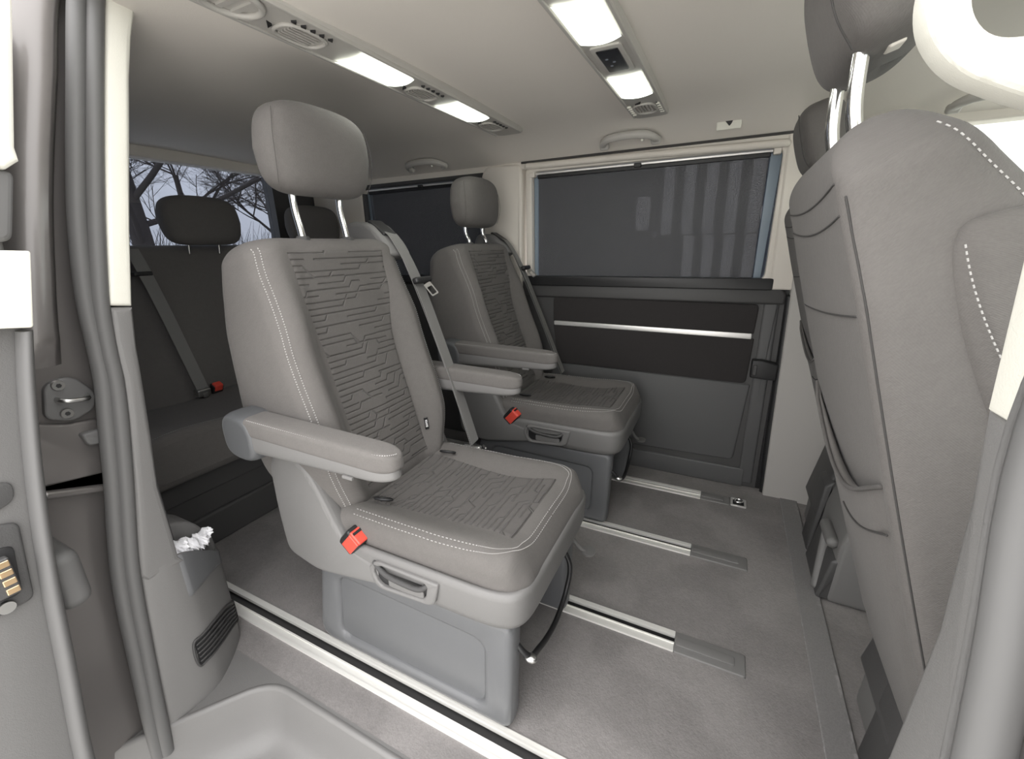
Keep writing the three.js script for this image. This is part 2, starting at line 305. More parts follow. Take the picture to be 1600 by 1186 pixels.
  // windows and their blinds
  const win = (n, label, x0, x1, y0, y1) => {
    const g = setting(`window_${n}`, label, 'window');
    part(g, 'pane', box(x0 - 0.03, x1 + 0.03, y0 - 0.03, y1 + 0.03, -1.905, -1.900), M.glassTint);
    const fr = (o, i) => slab(rect(x0 - o, x1 + o, y0 - o, y1 + o, 0.04), -1.90, -1.846, 'xy', 0.004, rect(x0 + i, x1 - i, y0 + i, y1 - i, 0.03));
    part(g, 'window_frame', fr(0.028, 0.0), n === 1 ? M.beige : M.plasticDark);
    part(g, 'gasket', slab(rect(x0 - 0.03, x1 + 0.03, y0 - 0.034, y0 + 0.008, 0.008), -1.90, -1.838, 'xy', 0.004), M.black);
    return g;
  };
  win(1, 'wide tinted window in the far sliding door, covered by a blind', -0.815, 0.115, 0.862, 1.305);
  win(2, 'tinted rear side window behind the far seat, covered by a blind', -1.785, -1.07, 0.862, 1.305);
  const blind = (label, x0, x1, y0, y1, xm) => {
    const b = thing('sun_blind', label, 'blind', [0, 0, 0], 'roller blinds over the far windows');
    part(b, 'blind_cloth', box(x0, x1, y0, y1, -1.872, -1.871), M.blind);
    part(b, 'pull_bar', [box(x0 - 0.004, x1 + 0.004, y1 - 0.012, y1 + 0.004, -1.878, -1.865, 0.004)], M.black);
    part(b, 'top_rail', [box(x0 - 0.03, x1 + 0.03, y1 + 0.003, y1 + 0.011, -1.875, -1.862, 0.002)], M.satin);
    part(b, 'pull_tab', box(xm - 0.014, xm + 0.014, y1 - 0.006, y1 + 0.01, -1.865, -1.852, 0.004), M.black);
    part(b, 'side_rail', slab([[x0 - 0.022, y0 - 0.003], [x0 - 0.006, y0 - 0.003], [x0 - 0.004, y1], [x0 - 0.022, y1]], -1.895, -1.874, 'xy', 0.002), M.blueRail, 'pale blue grey guide rail'); part(b, 'side_rail', slab([[x1 + 0.004, y0 - 0.003], [x1 + 0.028, y0 - 0.003], [x1 + 0.04, y1], [x1 + 0.004, y1]], -1.895, -1.874, 'xy', 0.002), M.blueRail, 'pale blue grey guide rail');
    for (const x of [x0 - 0.022, x1 + 0.022]) part(b, 'hook', box(x - 0.012, x + 0.012, y1 - 0.008, y1 + 0.014, -1.872, -1.845, 0.004), M.beige);
    return b;
  };
  blind('dark grey sun blind drawn over the wide window of the far sliding door', -0.792, 0.075, 0.868, 1.290, -0.37);
  blind('dark grey sun blind drawn over the rear side window behind the far seat', -1.765, -1.095, 0.868, 1.290, -1.42);
}
// ---------------------------------------------------------------- front and rear ends, near wall
{
  const g = setting('window_4', 'front side window beyond the front seats', 'window');
  part(g, 'pane', box(0.48, 1.3, 0.85, 1.33, -1.905, -1.900), M.glass);
  const ws = setting('window_5', 'windscreen at the front of the van', 'window');
  part(ws, 'pane', box(1.30, 1.305, 0.85, 1.40, -1.9, -0.45), M.glass);
  const fw = setting('wall_front', 'dashboard and bulkhead below the windscreen', 'wall');
  part(fw, 'dashboard', [box(1.0, 1.34, 0.35, 0.86, -1.88, -0.46, 0.06), box(1.25, 1.34, -0.06, 0.4, -1.9, -0.45)], M.plasticDark);
  const nw = setting('wall_right', 'near side wall of the van behind and ahead of the door opening', 'wall');
  part(nw, 'quarter_panel', [slab([[-0.385, -0.06], [-0.385, 0.5], [-0.398, 0.8], [-0.41, 0.9], [-0.36, 0.9], [-0.34, 0.5], [-0.34, -0.06]], -2.2, -1.06, 'zy'), ...[[-1.3, -1.06], [-2.2, -2.0]].map(([a, b]) => slab([[-0.41, 0.88], [-0.43, 0.95], [-0.478, 1.17], [-0.53, 1.36], [-0.55, 1.45], [-0.5, 1.45], [-0.43, 1.17], [-0.36, 0.88]], a, b, 'zy')), slab([[-0.52, 1.34], [-0.55, 1.45], [-0.47, 1.45], [-0.47, 1.34]], -2.2, -1.06, 'zy')], M.plasticDark);
  part(nw, 'front_door', [box(0.27, 1.34, -0.06, 0.86, -0.40, -0.33)], M.plastic);
  part(nw, 'front_door_pane', box(0.27, 1.3, 0.85, 1.36, -0.44, -0.435), M.glass);
  part(nw, 'quarter_pane', slab([[-0.40, 0.88], [-0.515, 1.37], [-0.51, 1.37], [-0.395, 0.88]], -2.02, -1.28, 'zy'), M.glassTint);

  const r = setting('wall_rear', 'tailgate behind the rear bench', 'wall');
  part(r, 'tailgate_panel', [box(-2.24, -2.17, -0.06, 0.92, -1.92, -0.46), box(-2.24, -2.17, 0.9, 1.42, -1.92, -1.60), box(-2.24, -2.17, 0.9, 1.42, -0.60, -0.46)], M.plasticDark);
  part(r, 'tailgate_header', [box(-2.24, -2.165, 1.372, 1.43, -1.92, -0.46, 0.006)], M.headliner);
  const w3 = setting('window_3', 'tinted tailgate window showing bare trees outside', 'window');
  part(w3, 'pane', box(-2.215, -2.21, 0.88, 1.40, -1.62, -0.58), M.glassTint);
  part(w3, 'wiper_motor_cover', box(-2.2, -2.16, 0.9, 0.96, -1.2, -1.0, 0.01), M.plasticDark);
}
// ---------------------------------------------------------------- rear pillar of the door opening
const edge = (tab) => (y) => { for (let i = 1; i < tab.length; i++) if (y >= tab[i][1] || i === tab.length - 1) { const [z0, y0] = tab[i - 1], [z1, y1] = tab[i]; return lerp(z0, z1, clamp((y - y0) / (y1 - y0), -0.5, 1.5)); } };
const whiteL = [[-0.502, 1.472], [-0.485, 1.412], [-0.455, 1.292], [-0.426, 1.169], [-0.397, 1.042], [-0.369, 0.913]];
const whiteR = [[-0.559, 1.497], [-0.535, 1.432], [-0.512, 1.367], [-0.494, 1.303], [-0.464, 1.175], [-0.433, 1.043], [-0.404, 0.908]];
const trimL = [[-0.369, 0.910], [-0.360, 0.853], [-0.357, 0.780], [-0.348, 0.705], [-0.324, 0.568], [-0.290, 0.381], [-0.270, 0.181], [-0.254, 0]];
const trimR = [[-0.404, 0.906], [-0.393, 0.834], [-0.386, 0.759], [-0.375, 0.655], [-0.362, 0.548], [-0.361, 0.38]];
const sealL = [[-0.456, 1.451], [-0.439, 1.393], [-0.410, 1.279], [-0.380, 1.162], [-0.359, 1.072], [-0.343, 0.979], [-0.336, 0.915], [-0.332, 0.836], [-0.326, 0.777], [-0.313, 0.706], [-0.293, 0.584], [-0.260, 0.405], [-0.242, 0.213], [-0.228, 0.030], [-0.224, -0.057]];
{
  const t = setting('trim_1', 'cream upper trim of the rear door pillar in bright daylight', 'pillar trim');
  part(t, 'pillar_cover', slab([...whiteL, ...[...whiteR].reverse()], -1.09, -0.995, 'zy', 0.008), M.cream);

  const b = setting('trim_2', 'grey lower trim of the rear door pillar with a storage pocket and vent', 'pillar trim');
  part(b, 'pillar_cover', slab([...trimL.slice(0, 6), [-0.30, 0.36], [-0.37, 0.36], ...[...trimR].reverse()], -1.09, -0.992, 'zy', 0.01), M.plastic);
  const zl = edge(trimL);
  const plan = (y) => curve([V(-1.06, y, zl(y) + 0.004), V(-1.004, y, zl(y)), V(-0.992, y, lerp(zl(y), -0.36, 0.45)), V(-0.997, y, -0.36), V(-1.02, y, -0.40), V(-1.06, y, -0.447), V(-1.10, y, -0.480), V(-1.2, y, -0.497), V(-1.45, y, -0.5)]);
  const rows = [], topS = (s) => lerp(0.378, 0.262, sstep(0.36, 0.8, s)), N6 = 60;
  const off = (s, y, d) => { const c = plan(y), p = c.getPoint(s), g = c.getTangent(s); return p.addScaledVector(V(g.z, 0, -g.x).normalize(), d); };
  for (let j = 0; j <= 14; j++) { const r = []; for (let i = 0; i <= N6; i++) r.push(off(i / N6, topS(i / N6) * j / 14, 0)); rows.push(r); }
  // rolled lip and the inside of the pocket
  const inner = (dy, d) => Array.from({ length: N6 + 1 }, (_, i) => off(i / N6, topS(i / N6) + dy, d));
  part(b, 'pocket_body', [sheet([...rows, inner(0.003, 0.004), inner(0, 0.009), inner(-0.05, 0.011), inner(-0.16, 0.014)])], M.plastic);
  part(b, 'pocket_back', [slab(roundPoly([[-0.485, 0.1], [-0.34, 0.1], [-0.34, 0.41], [-0.407, 0.395], [-0.45, 0.37], [-0.485, 0.30]], [0, 0, 0.01, 0.03, 0.03, 0.02]), -1.2, -1.115, 'zy', 0.008)], M.plastic);
  // pocket insert, a smooth blue grey panel over the body
  const pi = []; const q = plan;
  for (let j = 0; j <= 12; j++) {
    const r = [];
    for (let i = 0; i <= 30; i++) {
      const t0 = i / 30, s = lerp(0.36, 0.73, t0), lowY = lerp(0.262, 0.236, t0) + 0.012 * Math.sin(t0 * 3), hiY = topS(s) + 0.003, y = lerp(lowY, hiY, j / 12), c = q(y), p = c.getPoint(s), g = c.getTangent(s);
      const e = Math.min(1, Math.min(i, 30 - i, j * 2) / 2); r.push(p.addScaledVector(V(-g.z, 0, g.x), -0.002 + 0.006 * e));
    }
    pi.push(r);
  }
  part(b, 'pocket_insert', sheet(pi), M.blue, 'smooth blue grey pocket front');
  // vent grille on the curved face
  const vp = (s, y, o) => { const c = plan(y), p = c.getPoint(s), g = c.getTangent(s); return p.addScaledVector(V(-g.z, 0, g.x), o); };
  const S0 = 0.325, S1 = 0.76, ylo = (t) => lerp(0.090, 0.040, t) + 0.012 * Math.sin(t * Math.PI), yhi = (t) => lerp(0.160, 0.100, t) + 0.02 * Math.sin(t * Math.PI);
  const vb = []; for (let j = 0; j <= 6; j++) { const r = []; for (let i = 0; i <= 20; i++) { const t0 = i / 20; r.push(vp(lerp(S0, S1, t0), lerp(ylo(t0), yhi(t0), j / 6), 0.0012)); } vb.push(r); }
  const vent = part(b, 'vent', sheet(vb), M.black, 'black slatted vent');
  const ring = []; for (let i = 0; i <= 12; i++) ring.push(vp(lerp(S0, S1, i / 12), ylo(i / 12), 0.002)); for (let i = 12; i >= 0; i--) ring.push(vp(lerp(S0, S1, i / 12), yhi(i / 12), 0.002));
  part(vent, 'vent_frame', tube(ring, 0.0028, 120, 6, true), M.plasticDark);
  for (let k = 0; k < 5; k++) { const pts = []; for (let i = 0; i <= 10; i++) { const t0 = i / 10; pts.push(vp(lerp(S0 + 0.008, S1 - 0.008, t0), lerp(ylo(t0), yhi(t0), (k + 1) / 6), 0.0025)); } part(vent, 'slat', tube(pts, 0.0022, 24, 5), M.plasticDark); }

  const p = thing('crumpled_paper', 'crumpled white paper stuffed into the pillar storage pocket', 'paper', [-1.06, 0.36, -0.41]);
  const pr = []; // a loose crumpled roll lying along the pocket mouth
  for (let j = 0; j <= 30; j++) { const q = j / 30, c = V(lerp(0.035, -0.03, q) + 0.004 * Math.sin(j * 0.9), lerp(0.004, -0.022, q) + 0.008 * Math.sin(q * 7), lerp(0.055, -0.06, q)), w = 0.016 * Math.sin(Math.PI * clamp(q * 0.9 + 0.08)) ** 0.5 + 0.004; pr.push(Array.from({ length: 14 }, (_, k) => { const a = k / 14 * Math.PI * 2, n2 = 1 + 0.5 * Math.sin(k * 2.3 + j * 0.8) * Math.sin(j * 1.7 + k); return V(c.x + Math.cos(a) * w * 1.25 * n2, c.y + Math.sin(a) * w * 0.8 * n2, c.z); })); }
  const pg = sheet(pr, { closed: true, cap0: true, cap1: true }).toNonIndexed(); pg.computeVertexNormals();
  part(p, 'paper_sheet', pg, M.paper);

  // rubber seal round the opening
  const s = setting('trim_3', 'dark rubber door seal running down the rear pillar', 'door seal');
  const mid = sealL.map(([z, y], i) => { const w = y > 0.91 ? edge(whiteL)(y) : edge(trimL)(y); return [z, y, w]; });
  const bulb = (f, r, x) => { const c = curve(mid.map(([z, y, w]) => V(x, y, lerp(w, z, f)))), rows = []; const N = 90; for (let i = 0; i <= N; i++) { const q2 = c.getPoint(i / N), rz = r; rows.push(Array.from({ length: 12 }, (_, k) => { const a = k / 12 * Math.PI * 2; return V(q2.x + Math.cos(a) * 0.014, q2.y, q2.z + Math.sin(a) * rz); })); } return sheet(rows, { closed: true, cap0: true, cap1: true }); };
  part(s, 'seal_bulb', bulb(0.3, 0.013, -1.0), M.rubber);
  part(s, 'seal_lip', bulb(0.78, 0.0135, -1.008), M.rubber);
}
// painted door jamb with striker and lower ledge
{
  const j = setting('wall_jamb', 'painted grey metal door jamb behind the seal', 'door jamb');
  const L = sealL.map(([z, y]) => [z - 0.03, y]), R = [[-0.224, -0.057], [-0.16, -0.057], [-0.15, 0.5], [-0.19, 0.75], [-0.24, 1.0], [-0.32, 1.28], [-0.37, 1.46]];
  part(j, 'jamb_panel', slab([...L, ...R], -1.13, -1.05, 'zy', 0), M.paint);
  part(j, 'jamb_fold', (() => { const c = curve([[-0.47, 1.46], [-0.441, 1.403], [-0.408, 1.285], [-0.374, 1.165], [-0.350, 1.073], [-0.329, 0.980], [-0.307, 0.872], [-0.300, 0.81]].map(([z, y]) => V(-1.05, y, z))), rows = []; for (let i = 0; i <= 50; i++) { const p = c.getPoint(i / 50), k = i > 44 ? (50 - i) / 6 : 1; rows.push([V(-1.052, p.y, p.z + 0.06), V(-1.052 + 0.016 * k, p.y, p.z + 0.045), V(-1.052 + 0.022 * k, p.y, p.z + 0.01), V(-1.052 + 0.016 * k, p.y, p.z + 0.001), V(-1.053, p.y, p.z)]); } return sheet(rows, { flip: true }); })(), M.paint);
  part(j, 'jamb_ledge', [slab(roundPoly([[-0.345, 0.702], [-0.27, 0.712], [-0.215, 0.74], [-0.2, 0.615], [-0.225, 0.612], [-0.325, 0.596]], [0, 0.02, 0.02, 0, 0, 0]), -1.06, -1.036, 'zy', 0.004)], M.paint);
  part(j, 'guide_channel', [slab([[-0.32, 0.596], [-0.2, 0.615], [-0.2, 0.598], [-0.32, 0.567]], -1.06, -1.05, 'zy', 0)], M.black);
  part(j, 'guide_lip', [bar([-1.03, 0.566, -0.315], [-1.03, 0.60, -0.22], 0.008)], M.paint);
  part(j, 'bump_stop', [slab(roundPoly([[-0.335, 0.66], [-0.29, 0.665], [-0.285, 0.69], [-0.33, 0.69]], 0.006), -1.04, -1.02, 'zy', 0.004)], M.rubber);
  part(j, 'lower_panel', [slab([[-0.33, 0.56], [-0.2, 0.59], [-0.15, 0.0], [-0.24, 0.0], [-0.26, 0.3]], -1.1, -1.045, 'zy', 0)], M.paint);
  const s = thing('door_striker', 'steel door striker loop on its plate bolted to the painted jamb', 'striker', [-1.05, 0.755, -0.285]);
  part(s, 'plate', slab(roundPoly([[0, 0.04], [-0.022, 0.036], [-0.044, -0.002], [-0.034, -0.03], [0, -0.042], [0.032, -0.026], [0.02, 0.03]], 0.012), -0.002, 0.012, 'zy', 0.003), M.rubber);
  for (const [z, y] of [[0.003, 0.028], [0.004, -0.024]]) { const bo = part(s, 'bolt', (() => { const g = new THREE.CylinderGeometry(0.0085, 0.0095, 0.006, 20); g.rotateZ(-Math.PI / 2); g.translate(0.014, y, z); return g; })(), M.steel); part(bo, 'bolt_socket', (() => { const g = new THREE.CylinderGeometry(0.004, 0.004, 0.002, 6); g.rotateZ(-Math.PI / 2); g.translate(0.0172, y, z); return g; })(), M.black); }
  part(s, 'loop', tube([[0.01, 0.004, 0.01], [0.03, 0.003, 0.008], [0.034, 0, -0.008], [0.03, -0.002, -0.024], [0.01, -0.002, -0.03]], 0.0042, 30, 8), M.steel);
}
// open sliding door, pushed back along the outside
{
  const d = setting('door_2', 'front edge of the opened near sliding door', 'door');
  const up = [[-0.335, 1.38], [-0.310, 1.275], [-0.277, 1.14], [-0.277, 1.124]];
  const lowR = [[-0.238, 0.90], [-0.221, 0.824], [-0.192, 0.671], [-0.170, 0.524], [-0.152, 0.374], [-0.128, 0.174], [-0.12, 0.0]];
  const sh = (o, a) => o.map(([z, y]) => [z + a, y]);
  part(d, 'door_shell', slab([[-0.30, 1.38], [-0.25, 1.10], ...sh(lowR, 0.008), [0.0, 0.0], [-0.03, 0.6], [-0.07, 0.9], [-0.15, 1.3], [-0.16, 1.38]], -1.95, -0.90, 'zy', 0.006), M.doorGrey ?? (M.doorGrey = phys([0.125, 0.123, 0.121], { roughness: 0.5, bumpMap: grainBump, bumpScale: 0.0002 })));
  part(d, 'window_frame_trim', slab([...up, [-0.262, 1.112], [-0.19, 1.112], [-0.2, 1.38]], -0.93, -0.875, 'zy', 0.006), M.cream, 'cream upper door frame');
  part(d, 'window_frame_trim', slab(roundPoly([[-0.256, 1.008], [-0.2, 1.01], [-0.19, 0.91], [-0.233, 0.905]], 0.004), -0.93, -0.868, 'zy', 0.0025), M.cream, 'cream trim end above the seal');
  part(d, 'pull_handle', slab(roundPoly([[-0.272, 1.112], [-0.2, 1.112], [-0.2, 1.02], [-0.247, 1.02]], 0.012), -0.92, -0.885, 'zy', 0.006), M.rubber, 'dark grip below the door frame');
  const c = curve(lowR.map(([z, y]) => V(-0.89, y, z + 0.006))), rows = [];
  for (let i = 0; i <= 60; i++) { const p = c.getPoint(i / 60), w = lerp(0.008, 0.012, i / 60); rows.push(Array.from({ length: 14 }, (_, k) => { const a = k / 14 * Math.PI * 2; return V(p.x + Math.cos(a) * 0.018, p.y, p.z + 0.004 + Math.sin(a) * w); })); }
  part(d, 'door_seal', sheet(rows, { closed: true, cap0: true, cap1: true }), M.rubber);
  const lp = part(d, 'latch_plate', slab(roundPoly([[-0.09, 0.65], [-0.155, 0.628], [-0.14, 0.503], [-0.07, 0.50]], 0.01), -0.905, -0.893, 'zy', 0.003), M.plasticDark, 'dark latch plate with brass contacts');
  part(lp, 'latch_recess', slab(roundPoly([[-0.1, 0.605], [-0.141, 0.60], [-0.131, 0.522], [-0.09, 0.522]], 0.01), -0.895, -0.8905, 'zy', 0.001), M.black);
  part(lp, 'contact_block', box(-0.893, -0.88, 0.53, 0.59, -0.131, -0.105, 0.003), M.plasticDark);
  for (let k = 0; k < 4; k++) part(lp, 'contact', box(-0.881, -0.8785, 0.5335 + k * 0.0145, 0.543 + k * 0.0145, -0.1295, -0.116, 0.001), M.brass ?? (M.brass = std([0.85, 0.62, 0.38], { roughness: 0.3, metalness: 1 })));
  for (const [z, y] of [[-0.118, 0.618], [-0.112, 0.512]]) part(lp, 'bolt', (() => { const g = new THREE.CylinderGeometry(0.009, 0.0095, 0.006, 20); g.rotateZ(-Math.PI / 2); g.translate(-0.89, y, z); return g; })(), M.steel);
  part(d, 'grip_recess', slab(roundPoly([[-0.03, 0.71], [-0.165, 0.692], [-0.16, 0.66], [-0.03, 0.63]], 0.014), -0.9, -0.8965, 'zy', 0.001), M.plasticDark);
  part(d, 'guide_roller', box(-1.02, -0.9, 0.44, 0.545, -0.205, -0.16, 0.02), M.rubber);
}
// front pillar of the opening, at the right
{
  const t = setting('trim_4', 'cream upper trim of the front door pillar', 'pillar trim');
  part(t, 'pillar_cover', slab([[-0.40, 1.2], [-0.361, 0.99], [-0.347, 0.898], [-0.27, 0.90], [-0.29, 1.0], [-0.34, 1.2]], 0.15, 0.24, 'zy', 0.004), M.cream);
  const b = setting('trim_5', 'grey lower trim of the front door pillar', 'pillar trim');
  part(b, 'pillar_cover', slab([[-0.352, 0.90], [-0.338, 0.84], [-0.326, 0.75], [-0.332, 0.62], [-0.36, 0.5], [-0.36, 0.0], [-0.20, 0.0], [-0.262, 0.66], [-0.287, 0.78], [-0.315, 0.897]], 0.152, 0.26, 'zy', 0.006), M.plastic);
  const s = setting('trim_6', 'rubber seal on the front door pillar', 'door seal');
  part(s, 'seal_lip', tube([[0.148, 1.0, -0.30], [0.148, 0.897, -0.312], [0.148, 0.78, -0.284], [0.148, 0.66, -0.259], [0.148, 0.3, -0.22], [0.148, 0, -0.2]], 0.0035, 40, 8), M.plastic);
  part(s, 'seal_bulb', tube([[0.152, 1.1, -0.28], [0.152, 0.897, -0.293], [0.152, 0.78, -0.263], [0.152, 0.66, -0.238], [0.152, 0.3, -0.2], [0.152, 0, -0.18]], 0.012, 40, 10), M.rubber);
  part(s, 'jamb', slab([[-0.30, 1.2], [-0.29, 0.9], [-0.25, 0.7], [-0.2, 0.3], [-0.19, 0], [-0.05, 0], [-0.06, 0.5], [-0.1, 0.9], [-0.2, 1.2]], 0.16, 0.25, 'zy', 0.004), M.paint);
  const h = thing('pillar_handle', 'white curved grab handle on the front door pillar, top right', 'grab handle');
  const o = roundPoly([[0.098, 1.42], [0.095, 1.142], [0.118, 1.108], [0.17, 1.08], [0.24, 1.06], [0.24, 1.42]], [0, 0.03, 0.03, 0.03, 0, 0], 8), hl = roundPoly([[0.12, 1.36], [0.119, 1.142], [0.134, 1.122], [0.2, 1.118], [0.2, 1.36]], [0.004, 0.012, 0.012, 0.01, 0.004], 6);
  part(h, 'handle_loop', slab(o, -0.465, -0.43, 'xy', 0.006, hl), M.cream);
}
const joined = (q) => (Array.isArray(q) ? mergeGeometries(q.map(plain)) : q);
// ---------------------------------------------------------------- soft upholstered bodies
function outward(g) {
  const p = g.attributes.position, ix = g.index, at = (i) => V().fromBufferAttribute(p, ix ? ix.getX(i) : i); let vol = 0;
  for (let i = 0, n = ix ? ix.count : p.count; i < n; i += 3) vol += at(i).dot(at(i + 1).cross(at(i + 2)));
  if (vol < 0) { if (ix) { const a = ix.array; for (let i = 0; i < a.length; i += 3) [a[i], a[i + 1]] = [a[i + 1], a[i]]; } const n = g.attributes.normal; for (let i = 0; i < n.count; i++) n.setXYZ(i, -n.getX(i), -n.getY(i), -n.getZ(i)); }
  return g;
}
// o(v): point on the front reference line, n(v): depth direction, L: length; z is across
function soft({ o, n, L, halfW, front, thick, rF = 0.04, rB = 0.03, cap0 = 0.03, cap1 = 0.04, rows = 60 }) {
  const inset = (v) => { const s = v * L, e = (1 - v) * L, f = (d, c) => (d < c ? c - Math.sqrt(Math.max(0, c * c - (c - d) ** 2)) : 0); return f(s, cap0) + f(e, cap1); };
  const vs = Array.from({ length: rows + 1 }, (_, i) => { const t = i / rows; return t - Math.sin(t * Math.PI * 2) / (Math.PI * 2) * 0.75; });
  const put = (v, z, d) => { const p = o(v), q = n(v); return V(p.x + q.x * d, p.y + q.y * d, z); };
  const rad = (v) => { const i = inset(v), e = front(0.8, v) - i, b = thick(v) - i, T = Math.max(0.004, e + b); return [Math.min(rF, T * 0.5), Math.min(rB, T * 0.45)]; };
  const faceDepth = (v, z) => { const rF = rad(v)[0], a = halfW(v) - inset(v), w = Math.abs(z), k = a - rF, e = Math.min(w, k); let d = front(e / halfW(v), v) - inset(v); if (w > k) d -= rF - Math.sqrt(Math.max(0, rF * rF - Math.min(rF, w - k) ** 2)); return d; };
  const grid = vs.map((v) => {
    const i = inset(v), a = Math.max(0.004, halfW(v) - i), b = Math.max(-0.002, thick(v) - i), [q1, q2] = rad(v), r1 = Math.min(q1, a * 0.9), r2 = Math.min(q2, a * 0.9), ring = [], e = front((a - r1) / halfW(v), v) - i;
    for (let k = 0; k <= 26; k++) { const z = lerp(a - r1, -(a - r1), k / 26); ring.push(put(v, z, front(Math.abs(z) / halfW(v), v) - i)); }
    for (let k = 1; k <= 8; k++) { const t = k / 8 * Math.PI / 2; ring.push(put(v, -(a - r1) - r1 * Math.sin(t), e - r1 + r1 * Math.cos(t))); }
    const d0 = e - r1, d1 = Math.min(d0 - 0.0005, -b + r2);
    for (let k = 1; k <= 5; k++) ring.push(put(v, -a, lerp(d0, d1, k / 5)));
    for (let k = 1; k <= 6; k++) { const t = k / 6 * Math.PI / 2; ring.push(put(v, -(a - r2) - r2 * Math.cos(t), d1 - r2 * Math.sin(t))); }
    for (let k = 1; k <= 12; k++) ring.push(put(v, lerp(-(a - r2), a - r2, k / 12), d1 - r2));
    for (let k = 1; k <= 6; k++) { const t = k / 6 * Math.PI / 2; ring.push(put(v, a - r2 + r2 * Math.sin(t), d1 - r2 * Math.cos(t))); }
    for (let k = 1; k <= 5; k++) ring.push(put(v, a, lerp(d1, d0, k / 5)));
    for (let k = 1; k < 8; k++) { const t = k / 8 * Math.PI / 2; ring.push(put(v, a - r1 + r1 * Math.cos(t), e - r1 + r1 * Math.sin(t))); }
    return ring;
  });
  return { geo: outward(sheet(grid, { closed: true, cap0: true, cap1: true })), at: (v, z, off = 0) => put(v, z, faceDepth(v, z) + off), back: (v, z, off = 0) => put(v, z, -(thick(v) - inset(v)) - off), halfW, inset };
}
// a fabric panel lying on the front of a soft body; uv runs 0..1
function insert(body, v0, v1, zl, zr, off = 0.003, nv = 80, nz = 40) {
  const rows = [];
  for (let j = 0; j <= nv; j++) { const r = [], v = lerp(v0, v1, j / nv); for (let i = 0; i <= nz; i++) { const k = Math.min(1, Math.min(i, nz - i) / 2, Math.min(j, nv - j) / 2); r.push(body.at(v, lerp(zl(v), zr(v), i / nz), lerp(-0.004, off, k))); } rows.push(r); }
  const g = sheet(rows), uv = g.attributes.uv; let q = 0;
  for (let j = 0; j <= nv; j++) for (let i = 0; i <= nz; i++) uv.setXY(q++, i / nz, j / nv);
  return g;
}
// dotted thread along points of a curve
function stitches(fn, n, len, r = 0.0011) {
  const g = [];
  for (let k = 0; k < n; k++) {
    const a = fn(k / n), b = fn((k + len) / n), d = b.clone().sub(a), s = new THREE.BoxGeometry(r * 2, d.length(), r * 2);
    s.applyQuaternion(new THREE.Quaternion().setFromUnitVectors(V(0, 1, 0), d.normalize())); const m = a.add(b).multiplyScalar(0.5); s.translate(m.x, m.y, m.z); g.push(plain(s));
  }
  return mergeGeometries(g);
}
// quilted seat cloth: stepped grooves, as relief of the fabric
function quilt(W, H, w, h, pitch, along) {
  const cv = document.createElement('canvas'); cv.width = W; cv.height = H; const c = cv.getContext('2d');
  c.fillStyle = '#c8c8c8'; c.fillRect(0, 0, W, H);
  const px = W / w, py = H / h, nr = Math.round((along ? w : h) / pitch), span = along ? h : w;
  const P = (s, t) => (along ? [t * px, H - s * py] : [s * px, H - t * py]);
  for (let pass = 0; pass < 3; pass++) {
    seed = 91 + (along ? 5 : 0);
    c.lineWidth = [0.0062, 0.0036, 0.0016][pass] * px; c.strokeStyle = ['rgba(150,150,150,0.5)', 'rgba(105,105,105,0.75)', 'rgba(40,40,40,0.95)'][pass]; c.lineCap = 'round'; c.lineJoin = 'round';
    for (let k = 0; k <= nr; k++) {
      let s = -rnd() * 0.1, t = k * pitch;
      while (s < span) {
        c.beginPath(); c.moveTo(...P(s, t));
        let len = 0.045 + rnd() * 0.13; s += len; c.lineTo(...P(s, t));
        if (rnd() < 0.72) { const up = rnd() < 0.75 ? 1 : -1, jog = pitch * (rnd() < 0.35 ? 2 : 1); s += jog * 0.8; c.lineTo(...P(s, t + up * jog * 0.96)); s += 0.02 + rnd() * 0.07; c.lineTo(...P(s, t + up * jog * 0.96)); }
        c.stroke(); s += rnd() < 0.5 ? 0 : 0.012 + rnd() * 0.03;
      }
    }
  }
  const t = new THREE.CanvasTexture(cv); t.magFilter = THREE.LinearFilter; t.minFilter = THREE.LinearFilter; return t;
}
const quiltMat = (tex, w, h, rgb) => { const m = M.fabric.clone(); m.color = new THREE.Color().setRGB(...rgb); const tone = weaveTone.clone(); tone.repeat.set(w / 0.2, h / 0.2); tone.needsUpdate = true; m.map = tone; m.bumpMap = tex; m.bumpScale = 0.006; return m; };
M.quiltBack = quiltMat(quilt(768, 1536, 0.30, 0.62, 0.0148, false), 0.30, 0.62, [0.112, 0.105, 0.1]);
M.quiltSeat = quiltMat(quilt(768, 1024, 0.30, 0.40, 0.0150, false), 0.30, 0.40, [0.105, 0.098, 0.094]);
// woven label
const tagTex = (() => { const cv = document.createElement('canvas'); cv.width = 64; cv.height = 256; const c = cv.getContext('2d'); c.fillStyle = '#0a0a0a'; c.fillRect(0, 0, 64, 256); c.fillStyle = '#f4f4f4'; c.translate(32, 128); c.rotate(-Math.PI / 2); c.font = 'bold 50px sans-serif'; c.textAlign = 'center'; c.textBaseline = 'middle'; c.fillText('ISOFIX', 0, 2, 220); const t = new THREE.CanvasTexture(cv); t.colorSpace = THREE.SRGBColorSpace; t.magFilter = THREE.LinearFilter; return t; })();

